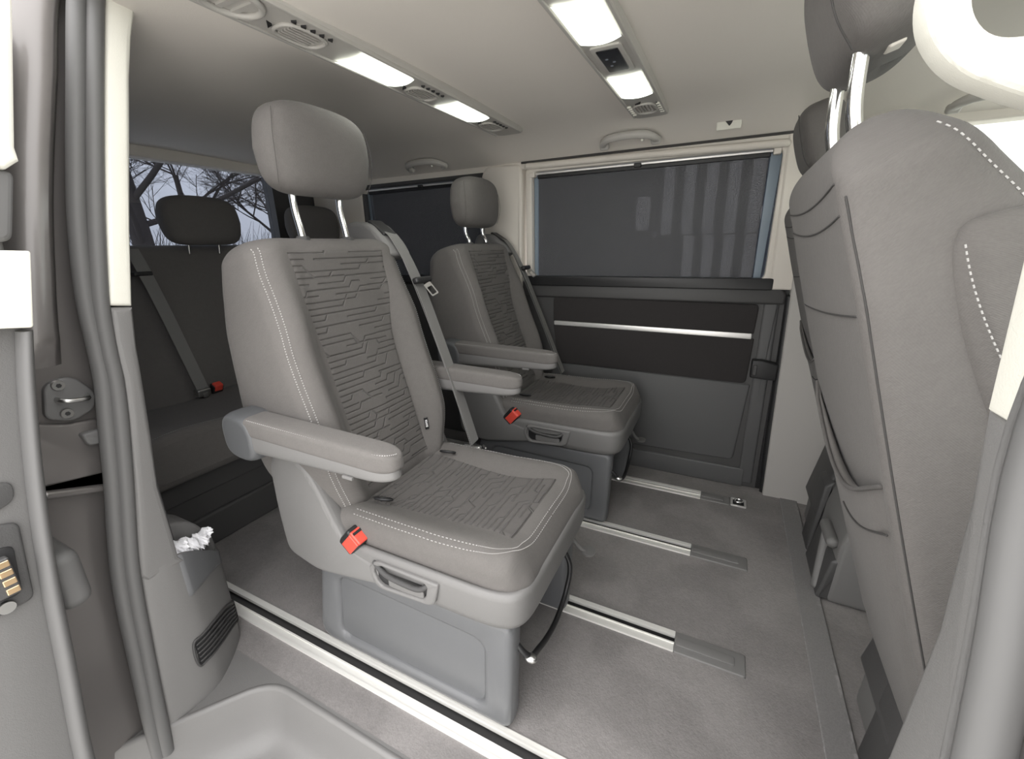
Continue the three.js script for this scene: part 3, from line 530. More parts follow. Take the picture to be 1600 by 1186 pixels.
function headrest(t, name, x, y0, y1, hz, hx, lean, mat, mapG = (g) => g) {
  const rows = [], N = 34;
  for (let j = 0; j <= N; j++) {
    const q = -Math.cos(j / N * Math.PI), e = (1 - Math.abs(q) ** 3.4) ** (1 / 3), ez = (1 - Math.abs(q) ** 4.5) ** (1 / 4), y = lerp(y0, y1, (q + 1) / 2);
    const wide = q > 0 ? 1 - 0.06 * q : 1 + 0.10 * q;
    rows.push(superRing(48, (a, b) => V(x + lean * (y - y0) + a * (a > 0 ? 1 : 0.9) - 0.012 * (1 - (b / hz) ** 2) * -0.4, y - 0.006 * (b / hz) ** 2, b), Math.max(0.002, hx * e), Math.max(0.003, hz * ez * wide), 3.2));
  }
  return part(t, name, mapG(outward(sheet(rows, { closed: true, cap0: true, cap1: true }))), mat);
}

// ---------------------------------------------------------------- the two single seats
function captainSeat(label, at, recline, hrDrop, arms) {
  const t = thing('captain_seat', label, 'seat', at, 'single armchair seats on the floor rails');
  const X0 = 0.58, mv = (q) => { const g = joined(q); g.translate(X0, 0, 0); return g; };
  const rb = (g) => { g.translate(0.72, -0.40, 0); g.rotateZ(recline); g.translate(-0.72 + X0, 0.40, 0); return g; };
  // pedestal: two side boxes open at the front, a dark core between
  const ped = [[-0.888, 0.0065], [-0.308, 0.0065], [-0.298, 0.295], [-0.80, 0.295], [-0.835, 0.26]], pr = [0.06, 0.025, 0.03, 0.02, 0.03];
  const rec = roundPoly([[-0.80, 0.045], [-0.375, 0.045], [-0.368, 0.225], [-0.775, 0.235]], 0.03);
  for (const s of [1, -1]) {
    const p = part(t, 'pedestal_side', mv(slab(roundPoly(ped, pr, 7), s * 0.145, s * 0.197, 'xy', 0.016, rec)), M.blue);
    part(p, 'pedestal_panel', mv(slab(roundPoly([[-0.81, 0.035], [-0.365, 0.035], [-0.358, 0.235], [-0.785, 0.245]], 0.03), s * 0.15, s * 0.186, 'xy', 0.008)), M.blue);
  }
  part(t, 'pedestal_core', mv(box(-0.84, -0.48, 0.001, 0.29, -0.13, 0.13, 0.01)), M.black);
  part(t, 'cross_member', mv(slab(roundPoly([[-0.46, 0.30], [-0.30, 0.30], [-0.302, 0.26], [-0.36, 0.19], [-0.46, 0.17]], 0.015), -0.15, 0.15, 'xy', 0.005)), M.plastic);
  // seat shell
  const ringAt = (y, i) => superRing(64, (a, b) => V(-0.586 + a, y, b), 0.320 - i, 0.222 - i, 9);
  part(t, 'seat_shell', mv(outward(sheet([ringAt(0.285, 0.05), ringAt(0.29, 0.02), ringAt(0.302, 0.006), ringAt(0.32, 0), ringAt(0.372, -0.003), ringAt(0.383, 0.0), ringAt(0.387, 0.006), ringAt(0.384, 0.014), ringAt(0.36, 0.02), ringAt(0.345, 0.06)], { closed: true, cap0: true, cap1: true }))), M.plastic);
  for (const s of [1, -1]) part(t, 'side_shield', mv(slab(roundPoly([[-0.905, 0.29], [-0.915, 0.40], [-0.912, 0.53], [-0.885, 0.565], [-0.835, 0.572], [-0.785, 0.545], [-0.75, 0.49], [-0.715, 0.415], [-0.685, 0.372], [-0.60, 0.352], [-0.60, 0.30], [-0.80, 0.265]], [0.03, 0.05, 0.03, 0.03, 0.03, 0.03, 0.04, 0.04, 0.04, 0.01, 0.01, 0.03]), s * 0.185, s * 0.226, 'xy', 0.012)), M.plastic);
  // lift handle in the near side of the shell
  {
    const h = part(t, 'handle_recess', mv(slab(roundPoly([[-0.625, 0.352], [-0.61, 0.30], [-0.455, 0.312], [-0.44, 0.372], [-0.475, 0.372], [-0.60, 0.372]], [0.02, 0.03, 0.02, 0.006, 0.01, 0.01]), 0.214, 0.232, 'xy', 0.004, roundPoly([[-0.612, 0.348], [-0.60, 0.31], [-0.475, 0.32], [-0.468, 0.362], [-0.59, 0.364]], [0.015, 0.02, 0.02, 0.01, 0.01]))), M.plastic);
    part(h, 'recess_floor', mv(slab(rect(-0.615, -0.465, 0.306, 0.366, 0.01), 0.2215, 0.2235, 'xy')), M.black);
    part(h, 'lift_handle', mv(tube([[-0.608, 0.362, 0.226], [-0.58, 0.350, 0.232], [-0.53, 0.345, 0.234], [-0.485, 0.346, 0.232], [-0.468, 0.358, 0.226]], 0.006, 30, 8)), M.plasticDark);
    part(h, 'handle_flap', mv(slab(rect(-0.575, -0.482, 0.314, 0.336, 0.006), 0.222, 0.228, 'xy', 0.002)), M.plastic);
  }
  part(t, 'release_bar', mv(tube([[-0.33, 0.24, 0.16], [-0.285, 0.195, 0.157], [-0.285, 0.145, 0.09], [-0.288, 0.112, -0.02], [-0.289, 0.14, -0.1], [-0.29, 0.20, -0.125], [-0.32, 0.25, -0.13]], 0.0065, 50, 8)), M.black, 'black release bar under the front');
  part(t, 'bar_tip', mv((() => { const g = new THREE.SphereGeometry(0.011, 12, 10); g.scale(1.4, 0.8, 1); g.translate(-0.279, 0.186, 0.153); return g; })()), M.steel);
  part(t, 'swivel_lever', mv([tube([[-0.31, 0.25, -0.18], [-0.288, 0.20, -0.20], [-0.275, 0.186, -0.208]], 0.006, 14, 8), (() => { const g = new THREE.CylinderGeometry(0.020, 0.018, 0.009, 20); g.translate(-0.265, 0.184, -0.212); return g; })()]), M.plastic);

  // cushion
  const cu = soft({
    o: (v) => V(lerp(-0.745, -0.270, v), 0.428 + 0.012 * sstep(0.55, 0.9, v) - 0.02 * sstep(0.92, 1, v), 0), n: () => V(0, 1, 0), L: 0.475,
    halfW: (v) => 0.208 - 0.012 * sstep(0.8, 1, v) ** 2, front: (w, v) => 0.022 * sstep(0.45, 0.85, w) * (1 - 0.55 * sstep(0.6, 1, v)) - 0.006 * (1 - w * w) * (1 - v),
    thick: () => 0.08, rF: 0.036, rB: 0.02, cap0: 0.02, cap1: 0.042,
  });
  part(t, 'cushion', mv(cu.geo), M.fabric);
  const cz = (v) => 0.128 + 0.010 * Math.cos(v * 5) + 0.012 * sstep(0.7, 0.95, v);
  part(t, 'cushion_insert', mv(insert(cu, 0.05, 0.89, (v) => cz(v), (v) => -cz(v), 0.0025)), M.quiltSeat);
  const rimPath = curve([[0.12, 0.197, 0], [0.45, 0.198, 0], [0.78, 0.195, 0], [0.88, 0.184, 0], [0.935, 0.158, 0], [0.952, 0.12, 0], [0.955, 0.0, 0]]);
  const rim = (s, d) => (q) => { const p = rimPath.getPoint(q), k = sstep(0.55, 0.8, q); return cu.at(p.x - d * 1.6 * k, s * Math.max(0, p.y - d * (1 - k * 0.6) * (p.y > 0.02 ? 1 : 0)), 0.0006); };
  for (const s of [1, -1]) part(t, 'stitching', mv(mergeGeometries([stitches(rim(s, 0.002), 104, 0.5, 0.0006), stitches(rim(s, 0.013), 104, 0.5, 0.0006)])), M.stitch);

  // backrest
  const bo = (v) => V(lerp(-0.712, -0.845, v) - 0.012 * Math.sin(v * Math.PI), lerp(0.40, 1.035, v), 0), bn = (() => { const d = V(0.635, 0.133, 0).normalize(); return () => d; })();
  const back = soft({
    o: bo, n: bn, L: 0.65, halfW: (v) => smoothTab([[0, 0.19], [0.25, 0.222], [0.6, 0.222], [0.85, 0.212], [1, 0.205]], v),
    front: (w, v) => (0.052 * smoothTab([[0, 0.5], [0.3, 1], [0.65, 0.75], [0.95, 0.15], [1, 0.1]], v)) * sstep(0.5, 0.82, w) + 0.014 * Math.exp(-(((v - 0.28) / 0.2) ** 2)) * (1 - w),
    thick: (v) => smoothTab([[0, 0.19], [0.35, 0.225], [0.7, 0.195], [1, 0.15]], v), rF: 0.05, rB: 0.045, cap0: 0.05, cap1: 0.04, rows: 72,
  });
  part(t, 'backrest', rb(back.geo), M.fabric);
  const bz = (v) => smoothTab([[0, 0.122], [0.3, 0.118], [0.55, 0.118], [0.85, 0.142], [1, 0.152]], v);
  part(t, 'backrest_insert', rb(insert(back, 0.07, 0.955, (v) => bz(v), (v) => -bz(v), 0.003, 110, 44)), M.quiltBack);
  for (const s of [1, -1]) part(t, 'stitching', rb(mergeGeometries([0.008, 0.0155].map((d) => stitches((q) => { const v = lerp(0.03, 0.965, q); return back.at(v, s * (back.halfW(v) - d), 0.0007); }, 112, 0.5, 0.0008)))), M.stitch);
  part(t, 'back_shell', rb(slab(rect(-0.19, 0.19, 0.46, 0.98, 0.05), -0.958, -0.93, 'zy', 0.006).applyMatrix4(new THREE.Matrix4().makeRotationZ(0.02))), M.plasticDark);
  const tm = phys([1, 1, 1], { map: tagTex, roughness: 0.8 });
  part(t, 'woven_tag', (() => { const v = 0.19, p = back.at(v, -0.128, 0.006), g = new THREE.BoxGeometry(0.0016, 0.034, 0.011); g.rotateZ(0.2); g.rotateY(-0.5); g.translate(p.x, p.y, p.z); return rb(g); })(), tm, 'black tag lettered ISOFIX');
  for (const s of [1, -1]) part(t, 'anchor_slot', mv((() => { const g = new THREE.TorusGeometry(0.013, 0.0035, 8, 20); g.scale(1.5, 1, 1); g.rotateX(Math.PI / 2 - 0.5); g.rotateY(0.2); g.translate(-0.66, 0.448, s * 0.13); return g; })()), M.black, 'black child seat anchor slot');

  // headrest and posts
  const hp = (g) => rb(g.translate(0, -hrDrop, 0));
  const hr = headrest(t, 'headrest', -0.876, 1.118, 1.298, 0.138, 0.056, 0.06, M.fabric, hp);
  for (const s of [1, -1]) {
    part(hr, 'side_seam', hp(tube([[-0.846, 1.135, s * 0.124], [-0.834, 1.17, s * 0.131], [-0.83, 1.22, s * 0.132], [-0.836, 1.27, s * 0.122]], 0.0007, 24, 5)), M.seamSoft);
    const po = part(t, 'headrest_post', rb(tube([[-0.868, 0.98, s * 0.065], [-0.876, 1.04, s * 0.065], [-0.886, 1.095 - hrDrop, s * 0.065], [-0.884, 1.17 - hrDrop, s * 0.065]], 0.0075, 30, 12)), M.chrome, 'chrome post');
    part(po, 'post_sleeve', rb((() => { const g = new THREE.CylinderGeometry(0.013, 0.018, 0.012, 20); g.translate(-0.874, 1.026, s * 0.065); return g; })()), M.plasticDark);
  }
  part(hr, 'post_slot', hp(box(-0.90, -0.868, 1.128, 1.136, 0.048, 0.078, 0.003)), M.cream);

  // armrests
  for (const s of arms) {
    const z = s * 0.252, hw = 0.031, arm = part(t, 'armrest', mv((() => { // padded top
      const rows = [], N = 44; for (let j = 0; j <= N; j++) { const q = 1 - (1 - j / N) ** 1.7, q0 = 0, x = lerp(-0.872, -0.482, q), e = q > 0.84 ? Math.max(0, 1 - ((q - 0.84) / 0.16) ** 2.4) ** 0.42 : 1, yc = lerp(0.648, 0.640, q); rows.push(superRing(32, (a, b) => V(x, yc + a, z + b), Math.max(0.002, 0.022 * (0.3 + 0.7 * e)), Math.max(0.002, hw * lerp(1, 0.9, q) * e), 4.5)); }
      return outward(sheet(rows, { closed: true, cap0: true, cap1: true })); })()), M.fabric);
    part(arm, 'armrest_shell', mv((() => { const rows = [], N = 44; for (let j = 0; j <= N; j++) { const q = 1 - (1 - j / N) ** 1.7, x = lerp(-0.872, -0.487, q), e = q > 0.82 ? Math.max(0, 1 - ((q - 0.82) / 0.18) ** 2.4) ** 0.42 : 1, yc = lerp(0.615, 0.617, q), h = lerp(0.03, 0.017, q); rows.push(superRing(28, (a, b) => V(x, yc + a, z + b), Math.max(0.002, h * (0.3 + 0.7 * e)), Math.max(0.002, hw * 0.95 * lerp(1, 0.9, q) * e), 3.4)); } return outward(sheet(rows, { closed: true, cap0: true, cap1: true })); })()), M.plastic);
    part(arm, 'hinge_cover', mv((() => { const rows = [], N = 16; for (let j = 0; j <= N; j++) { const q = -Math.cos(j / N * Math.PI), e = (1 - Math.abs(q) ** 3) ** 0.4, zz = z - s * 0.004 + q * 0.038; rows.push(superRing(36, (a, b) => V(-0.903 + a, 0.620 + b - a * 0.08, zz), Math.max(0.003, 0.052 * (0.75 + 0.25 * e)), Math.max(0.003, 0.053 * (0.75 + 0.25 * e)), 3)); } return outward(sheet(rows, { closed: true, cap0: true, cap1: true })); })()), M.plasticDark2 ?? (M.plasticDark2 = phys([0.085, 0.088, 0.092], { roughness: 0.45, bumpMap: grainBump, bumpScale: 0.0002 })), 'dark hinge cover');
    part(arm, 'adjust_slot', mv(box(-0.60, -0.575, 0.597, 0.603, z + s * (hw - 0.006), z + s * (hw - 0.001), 0.001)), M.plastic);
    part(arm, 'stitching', mv(stitches((q) => { const a = clamp(q / 0.8), b = clamp((q - 0.8) / 0.2), x = lerp(-0.865, -0.535, a) + 0.048 * Math.sin(b * Math.PI / 2), k = lerp(1, 0.9, a); return V(x, lerp(0.648, 0.640, a) + 0.0185 - 0.001 * b, z + s * hw * 0.86 * k * Math.cos(b * Math.PI / 2)); }, 70, 0.5, 0.0006)), M.stitch);
  }
  // belt buckle on the near side
  {
    const g0 = (g) => { g.rotateX(0.1); g.rotateZ(-0.75); g.translate(-0.682, 0.384, 0.212); return mv(g); };
    const bk = part(t, 'belt_buckle', g0(new RoundedBoxGeometry(0.046, 0.07, 0.032, 3, 0.006)), M.black, 'black buckle with a red button');
    part(bk, 'buckle_button', g0((() => { const g = new RoundedBoxGeometry(0.034, 0.024, 0.027, 3, 0.004); g.translate(0.003, 0.028, 0.001); return g; })()), M.red, 'red release button');
    part(bk, 'button_face', g0((() => { const g = new RoundedBoxGeometry(0.03, 0.05, 0.006, 2, 0.002); g.translate(0.004, 0.012, 0.0155); return g; })()), M.red);
    part(bk, 'tongue_slot', g0((() => { const g = new THREE.BoxGeometry(0.006, 0.004, 0.022); g.translate(-0.006, 0.0395, 0.001); return g; })()), M.black);
  }
  // belt on the far side, with its guide on the shoulder
  {
    const gd = part(t, 'belt_guide', rb(slab(roundPoly([[-1.0, 0.97], [-1.0, 1.03], [-0.975, 1.078], [-0.90, 1.07], [-0.845, 1.02], [-0.825, 0.985], [-0.86, 0.97]], [0.01, 0.03, 0.025, 0.02, 0.02, 0.01, 0.01]), -0.252, -0.165, 'xy', 0.012)), M.plastic, 'grey shoulder belt guide');
    part(gd, 'guide_slot', rb((() => { const g = new RoundedBoxGeometry(0.066, 0.012, 0.052, 2, 0.005); g.rotateZ(-0.62); g.translate(-0.888, 1.056, -0.209); return g; })()), M.black);
    part(t, 'belt_webbing', rb(ribbon([[-0.905, 1.05, -0.212], [-0.865, 1.045, -0.213], [-0.83, 1.0, -0.216], [-0.79, 0.905, -0.228], [-0.735, 0.74, -0.237], [-0.68, 0.58, -0.237], [-0.63, 0.44, -0.23]], [0.12, 0, 1], 0.046, 0.0016, 50)), M.belt);
    part(t, 'belt_webbing', rb(ribbon([[-0.835, 0.99, -0.226], [-0.80, 0.89, -0.236], [-0.75, 0.74, -0.245], [-0.695, 0.58, -0.245], [-0.642, 0.43, -0.236]], [0.3, 0, 1], 0.044, 0.0016, 40)), M.belt);
    const tg = part(t, 'belt_tongue', rb((() => { const g = new RoundedBoxGeometry(0.02, 0.018, 0.07, 3, 0.007); g.rotateZ(0.3); g.translate(-0.778, 0.915, -0.229); return g; })()), M.black, 'black belt tongue with a metal loop');
    part(tg, 'tongue_loop', rb((() => { const g = slab(rect(-0.011, 0.011, -0.042, 0, 0.004), -0.0012, 0.0012, 'xy', 0, rect(-0.0075, 0.0075, -0.038, -0.012, 0.003)); g.rotateY(0.9); g.rotateZ(0.75); g.translate(-0.766, 0.906, -0.232); return g; })()), M.steel);
    part(t, 'belt_anchor', mv([box(-0.67, -0.61, 0.37, 0.43, -0.24, -0.222, 0.006), bar([-0.61, 0.425, -0.245], [-0.595, 0.425, -0.232], 0.004)]), M.steel);
  }
  return t;
}
captainSeat('near grey armchair seat closest to the open door, with a quilted centre', [-0.58, 0, -0.765], 0, 0, [1, -1]);
captainSeat('far armchair seat beside the closed sliding door, half hidden by the near seat', [-0.58, 0, -1.552], 0.075, 0.03, [1]);

// ---------------------------------------------------------------- front seats seen from behind
function frontSeat(label, at, hrUp, px) {
  const t = thing('front_seat', label, 'seat', at, 'front seats seen from behind'), ORG = 0.45, mv = (q) => { const g = joined(q); g.translate(-ORG, 0, 0); return g; };
  const n = V(0.953, 0.303, 0), th = (v) => smoothTab([[0, 0.16], [0.5, 0.165], [0.85, 0.13], [1, 0.10]], v);
  const o = (v) => { const b = V(lerp(0.352, 0.066, v) - 0.006 * Math.sin(v * Math.PI), lerp(0.205, 1.105, v), 0); return b.addScaledVector(n, th(v)); };
  const back = soft({ o, n: () => n, L: 0.944, halfW: (v) => smoothTab([[0, 0.21], [0.3, 0.235], [0.8, 0.235], [0.93, 0.218], [1, 0.19]], v), front: (w, v) => 0.05 * sstep(0.5, 0.8, w) * smoothTab([[0, 0.4], [0.35, 1], [0.7, 0.8], [1, 0]], v), thick: th, rF: 0.045, rB: 0.022, cap0: 0.03, cap1: 0.05, rows: 70 });
  part(t, 'backrest', mv(back.geo), M.fabric);
  const rear = (v, z, k = 0) => { const lim = back.halfW(v) - back.inset(v), w = Math.abs(z), r2 = 0.022, e = w > lim - r2 ? r2 - Math.sqrt(Math.max(0, r2 * r2 - (w - lim + r2) ** 2)) : 0; return back.back(v, z, k - e); };
  const vY = (y) => (y - 0.205) / 0.9;
  // seams down the rear corners and across the back
  for (const s of [1, -1]) part(t, 'piped_seam', mv(tube(Array.from({ length: 24 }, (_, i) => { const v = lerp(0.06, 0.925, i / 23); return rear(v, s * (back.halfW(v) - back.inset(v) - 0.007), 0.0003); }), 0.0012, 120, 6)), M.seam);
  for (const [y0, y1, y2] of [[1.052, 1.038, 1.045], [1.022, 1.006, 1.015], [0.925, 0.90, 0.885]]) part(t, 'cross_seam', mv(tube(Array.from({ length: 16 }, (_, i) => { const q = i / 15, z = lerp(0.211, -0.226, q), y = (1 - q) ** 2 * y0 + 2 * q * (1 - q) * (2 * y1 - (y0 + y2) / 2) + q * q * y2; const v = vY(y); return rear(v, z * Math.min(1, (back.halfW(v) - 0.004) / 0.226), 0.0002); }), 0.0012, 60, 6)), M.seam);
  // map pocket: a loose panel with a sagging hemmed mouth
  const mouth = (q) => 0.745 - 0.085 * Math.sin(q * Math.PI) ** 1.1 + 0.0 * q, pr = [];
  for (let j = 0; j <= 30; j++) { const r = []; for (let i = 0; i <= 30; i++) { const q = i / 30, z = lerp(0.219, -0.222, q), y = lerp(0.25, mouth(q), j / 30), k = Math.min(1, Math.min(i, 30 - i, j) / 3); r.push(rear(vY(y), z, -0.002 + k * (0.005 + 0.016 * Math.sin(q * Math.PI) * (j / 30) ** 2))); } pr.push(r); }
  for (const [dy, k0] of [[0.003, 0.6], [0.001, 0.2], [-0.02, 0.05]]) pr.push(Array.from({ length: 31 }, (_, i) => { const q = i / 30, k = Math.min(1, Math.min(i, 30 - i) / 3); return rear(vY(mouth(q) + dy), lerp(0.219, -0.222, q), -0.002 + k * (0.003 + 0.016 * k0 * Math.sin(q * Math.PI))); }));
  const pk = part(t, 'map_pocket', mv(sheet(pr, { flip: true })), M.fabric);
  part(pk, 'pocket_hem', mv(tube(Array.from({ length: 25 }, (_, i) => { const q = lerp(0.03, 0.97, i / 24), k = Math.min(1, q * 10, (1 - q) * 10); return rear(vY(mouth(q) + 0.002), lerp(0.219, -0.222, q), k * (0.004 + 0.0145 * Math.sin(q * Math.PI))); }), 0.003, 70, 6)), M.fabric);
  part(pk, 'pocket_seam', mv(tube(Array.from({ length: 12 }, (_, i) => { const q = lerp(0.02, 0.5, i / 11); return rear(vY(mouth(q) - 0.055 + 0.01 * q), lerp(0.219, -0.222, q), 0.003 + 0.016 * Math.sin(q * Math.PI) * 0.83); }), 0.0014, 40, 5)), M.seam);
  // side airbag lobe and stitching on both sides
  for (const s of [1, -1]) {
    const a = part(t, 'side_bolster', mv(outward(sheet(Array.from({ length: 25 }, (_, j) => { const q = -Math.cos(j / 24 * Math.PI), e = (1 - Math.abs(q) ** 4) ** 0.25, y = lerp(0.62, 0.99, (q + 1) / 2), v = vY(y), c = o(v).addScaledVector(n, -0.028); return superRing(28, (p, r) => V(c.x + p * n.x, c.y + p * n.y, s * (0.222 + r)), Math.max(0.003, 0.042 * e), Math.max(0.002, 0.024 * e), 3); }), { closed: true, cap0: true, cap1: true }))), M.fabric);
    part(a, 'stitching', mv(stitches((q) => { const y = lerp(0.66, 0.975, q), v = vY(y), c = o(v).addScaledVector(n, -0.046 + 0.012 * Math.cos(q * 3)); return V(c.x, c.y, s * 0.2462); }, 56, 0.5, 0.0006)), M.stitch);
    part(t, 'stitching', mv(stitches((q) => { const v = lerp(0.3, 0.97, q); return back.at(v, s * (back.halfW(v) - back.inset(v) - 0.006), 0.0005); }, 110, 0.5, 0.0007)), M.stitch);
  }
  const hp = (g) => { g.translate(-0.105, hrUp - 1.26, 0); g.rotateZ(0.3); g.translate(0.107, 1.272, 0); return mv(g); };
  const hr = headrest(t, 'headrest', 0.105, 1.185, 1.355, 0.132, 0.058, 0, M.fabricHead ?? (M.fabricHead = M.fabric), hp);
  part(hr, 'headrest_seam', hp(tube([[0.058, 1.33, 0.108], [0.0525, 1.28, 0.118], [0.0535, 1.225, 0.116], [0.066, 1.192, 0.10]], 0.0011, 30, 5)), M.seam);
  part(hr, 'post_slot', hp(box(0.102, 0.118, 1.1835, 1.20, 0.05, 0.076, 0.003)), M.beige);
  for (const s of [1, -1]) part(t, 'headrest_post', mv(tube([[0.135, 1.05, s * 0.065], [0.116, 1.11, s * 0.065], [0.107, 1.15 + hrUp, s * 0.065], [0.104, 1.23 + hrUp, s * 0.065]], 0.0085, 24, 12)), M.chrome, 'chrome post');
  // cushion and plinth
  part(t, 'cushion', mv(soft({ o: (v) => V(lerp(0.42, 0.92, v), 0.44, 0), n: () => V(0, 1, 0), L: 0.5, halfW: () => 0.235, front: (w) => 0.02 * sstep(0.5, 0.85, w), thick: () => 0.12, rF: 0.04, rB: 0.03, cap0: 0.03, cap1: 0.06, rows: 30 }).geo), M.fabric);
  const pv = (q) => { const g = mv(q); g.translate(px, 0, 0); return g; };
  const pl = part(t, 'plinth', pv([slab(roundPoly([[0.365, -0.004], [0.88, -0.004], [0.86, 0.33], [0.40, 0.33], [0.372, 0.2]], [0.02, 0.02, 0.03, 0.03, 0.02]), -0.23, 0.23, 'xy', 0.015)]), M.plastic);
  part(pl, 'plinth_rib', pv([slab(roundPoly([[0.345, 0.0], [0.39, 0.0], [0.385, 0.27], [0.36, 0.25]], 0.008), -0.10, 0.0, 'xy', 0.006)]), M.plasticDark);
  part(pl, 'hinge_arm', pv([bar([0.36, 0.17, 0.12], [0.345, 0.02, 0.19], 0.013), bar([0.36, 0.175, 0.10], [0.36, 0.175, 0.19], 0.017)]), M.plastic);
  part(pl, 'plinth_cover', pv([slab(roundPoly([[0.34, 0.0], [0.40, 0.0], [0.40, 0.15], [0.36, 0.135]], 0.012), 0.02, 0.225, 'xy', 0.008), slab(roundPoly([[0.35, 0.12], [0.41, 0.13], [0.41, 0.32], [0.385, 0.32]], 0.012), -0.22, -0.02, 'xy', 0.008)]), M.plasticDark);
  return t;
}
frontSeat('front passenger seat seen from behind, large at the right with a map pocket', [0.45, 0, -0.752], 0, 0);
frontSeat('driver seat mostly hidden behind the front passenger seat', [0.508, 0, -1.51], -0.03, -0.068);

// ---------------------------------------------------------------- rear bench in the shade
{
  const t = thing('rear_bench', 'dark rear bench in the back of the cabin, behind the near seat', 'bench', [-1.75, 0, -1.172]);
  const mv = (q) => { const g = joined(q); g.translate(1.75, 0, 0); return g; };
  const cu = soft({ o: (v) => V(lerp(-1.98, -1.505, v), 0.44 + 0.012 * v, 0), n: () => V(0, 1, 0), L: 0.475, halfW: () => 0.66, front: (w) => 0.012 * Math.sin(w * 6) ** 2, thick: (v) => 0.17, rF: 0.04, rB: 0.03, cap0: 0.03, cap1: 0.03, rows: 40 });
  part(t, 'bench_cushion', mv(cu.geo), M.fabric);
  part(t, 'stitching', mv(stitches((q) => cu.at(0.955, lerp(0.63, -0.63, q), 0.0006), 200, 0.6, 0.0008)), M.stitch2 ?? (M.stitch2 = std([0.2, 0.2, 0.2], { roughness: 0.9 })));
  part(t, 'bench_base', mv([box(-2.0, -1.56, 0.0, 0.285, -0.64, 0.64, 0.015), box(-1.575, -1.545, 0.0, 0.12, -0.64, 0.64, 0.01), box(-1.57, -1.553, 0.20, 0.275, -0.64, 0.64, 0.006)]), M.plasticDark);
  const d = V(0.62, 0.17, 0).normalize();
  const bk = soft({ o: (v) => V(lerp(-1.87, -2.015, v), lerp(0.40, 1.045, v), 0), n: () => d, L: 0.66, halfW: () => 0.66, front: (w, v) => 0.02 * sstep(0.1, 0.3, w) * (1 - v), thick: () => 0.09, rF: 0.04, rB: 0.03, cap0: 0.03, cap1: 0.05, rows: 40 });
  part(t, 'bench_backrest', mv(bk.geo), M.fabricDark);
  for (const z of [0.062, -0.488]) {
    const h = headrest(t, 'headrest', -1.975, 1.032, 1.222, 0.152, 0.055, -0.05, M.fabricDark, (g) => mv(g.translate(0, 0, z)));
    for (const s of [1, -1]) part(h, 'headrest_post', mv(bar([-2.0, 1.0, z + s * 0.06], [-1.985, 1.09, z + s * 0.06], 0.007)), M.chrome);
  }
  part(t, 'belt_webbing', mv(ribbon([[-1.965, 1.02, 0.332], [-1.94, 0.96, 0.327], [-1.905, 0.80, 0.307], [-1.865, 0.62, 0.29], [-1.83, 0.47, 0.277]], [0.1, 0, 1], 0.046, 0.0016, 40)), M.belt, 'grey seat belt strap');
  part(t, 'belt_slot', mv(box(-1.96, -1.925, 0.925, 0.94, 0.302, 0.362, 0.004)), M.black);
  part(t, 'belt_tongue', mv([box(-1.85, -1.815, 0.455, 0.485, 0.257, 0.307, 0.006), box(-1.83, -1.812, 0.452, 0.47, 0.272, 0.29, 0.002)]), M.steel);
  const b2 = part(t, 'belt_buckle', mv((() => { const g = new RoundedBoxGeometry(0.03, 0.06, 0.04, 2, 0.005); g.rotateZ(-0.5); g.translate(-1.84, 0.462, 0.227); return g; })()), M.black);
  part(b2, 'buckle_button', mv((() => { const g = new RoundedBoxGeometry(0.026, 0.03, 0.032, 2, 0.004); g.translate(0.004, 0.022, 0); g.rotateZ(-0.5); g.translate(-1.84, 0.462, 0.227); return g; })()), M.red, 'red release button');
}
// ---------------------------------------------------------------- ceiling consoles with lamps and vents
function consoleVent(t, x, z, w, l, y, tri) {
  const ringPts = Array.from({ length: 28 }, (_, i) => { const a = i / 28 * Math.PI * 2, c = Math.cos(a), s = Math.sin(a); return [x + w * Math.sign(c) * Math.abs(c) ** 0.7, y, z + l * Math.sign(s) * Math.abs(s) ** 0.7]; });
  const v = part(t, 'vent', tube(ringPts, 0.004, 80, 8, true), M.consoleGrey);
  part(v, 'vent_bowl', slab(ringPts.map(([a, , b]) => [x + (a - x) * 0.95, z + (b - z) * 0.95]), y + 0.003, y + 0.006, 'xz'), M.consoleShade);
  for (let k = 0; k < 5; k++) part(v, 'slat', box(x - w * 0.72 + k * w * 0.3, x - w * 0.72 + k * w * 0.3 + w * 0.12, y - 0.002, y + 0.005, z - l * 0.68, z + l * 0.68, 0.001), M.consoleGrey);
  for (let k = 0; k < tri; k++) { const zz = z - l * 0.85 + k * l * 1.7 / (tri - 1); part(v, 'vent_mark', slab([[x + w * 1.12, zz - 0.0055], [x + w * 1.12, zz + 0.0055], [x + w * 1.42, zz + 0.001]], y - 0.0015, y + 0.004, 'xz'), M.black); }
  part(v, 'vent_mark', slab([[x - w * 0.7, z + l * 1.1], [x - w * 0.2, z + l * 1.15], [x - w * 0.1, z + l * 1.42]], y - 0.0015, y + 0.004, 'xz'), M.black);
}
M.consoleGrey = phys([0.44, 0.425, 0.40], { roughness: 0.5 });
M.consoleShade = phys([0.30, 0.29, 0.275], { roughness: 0.6 });
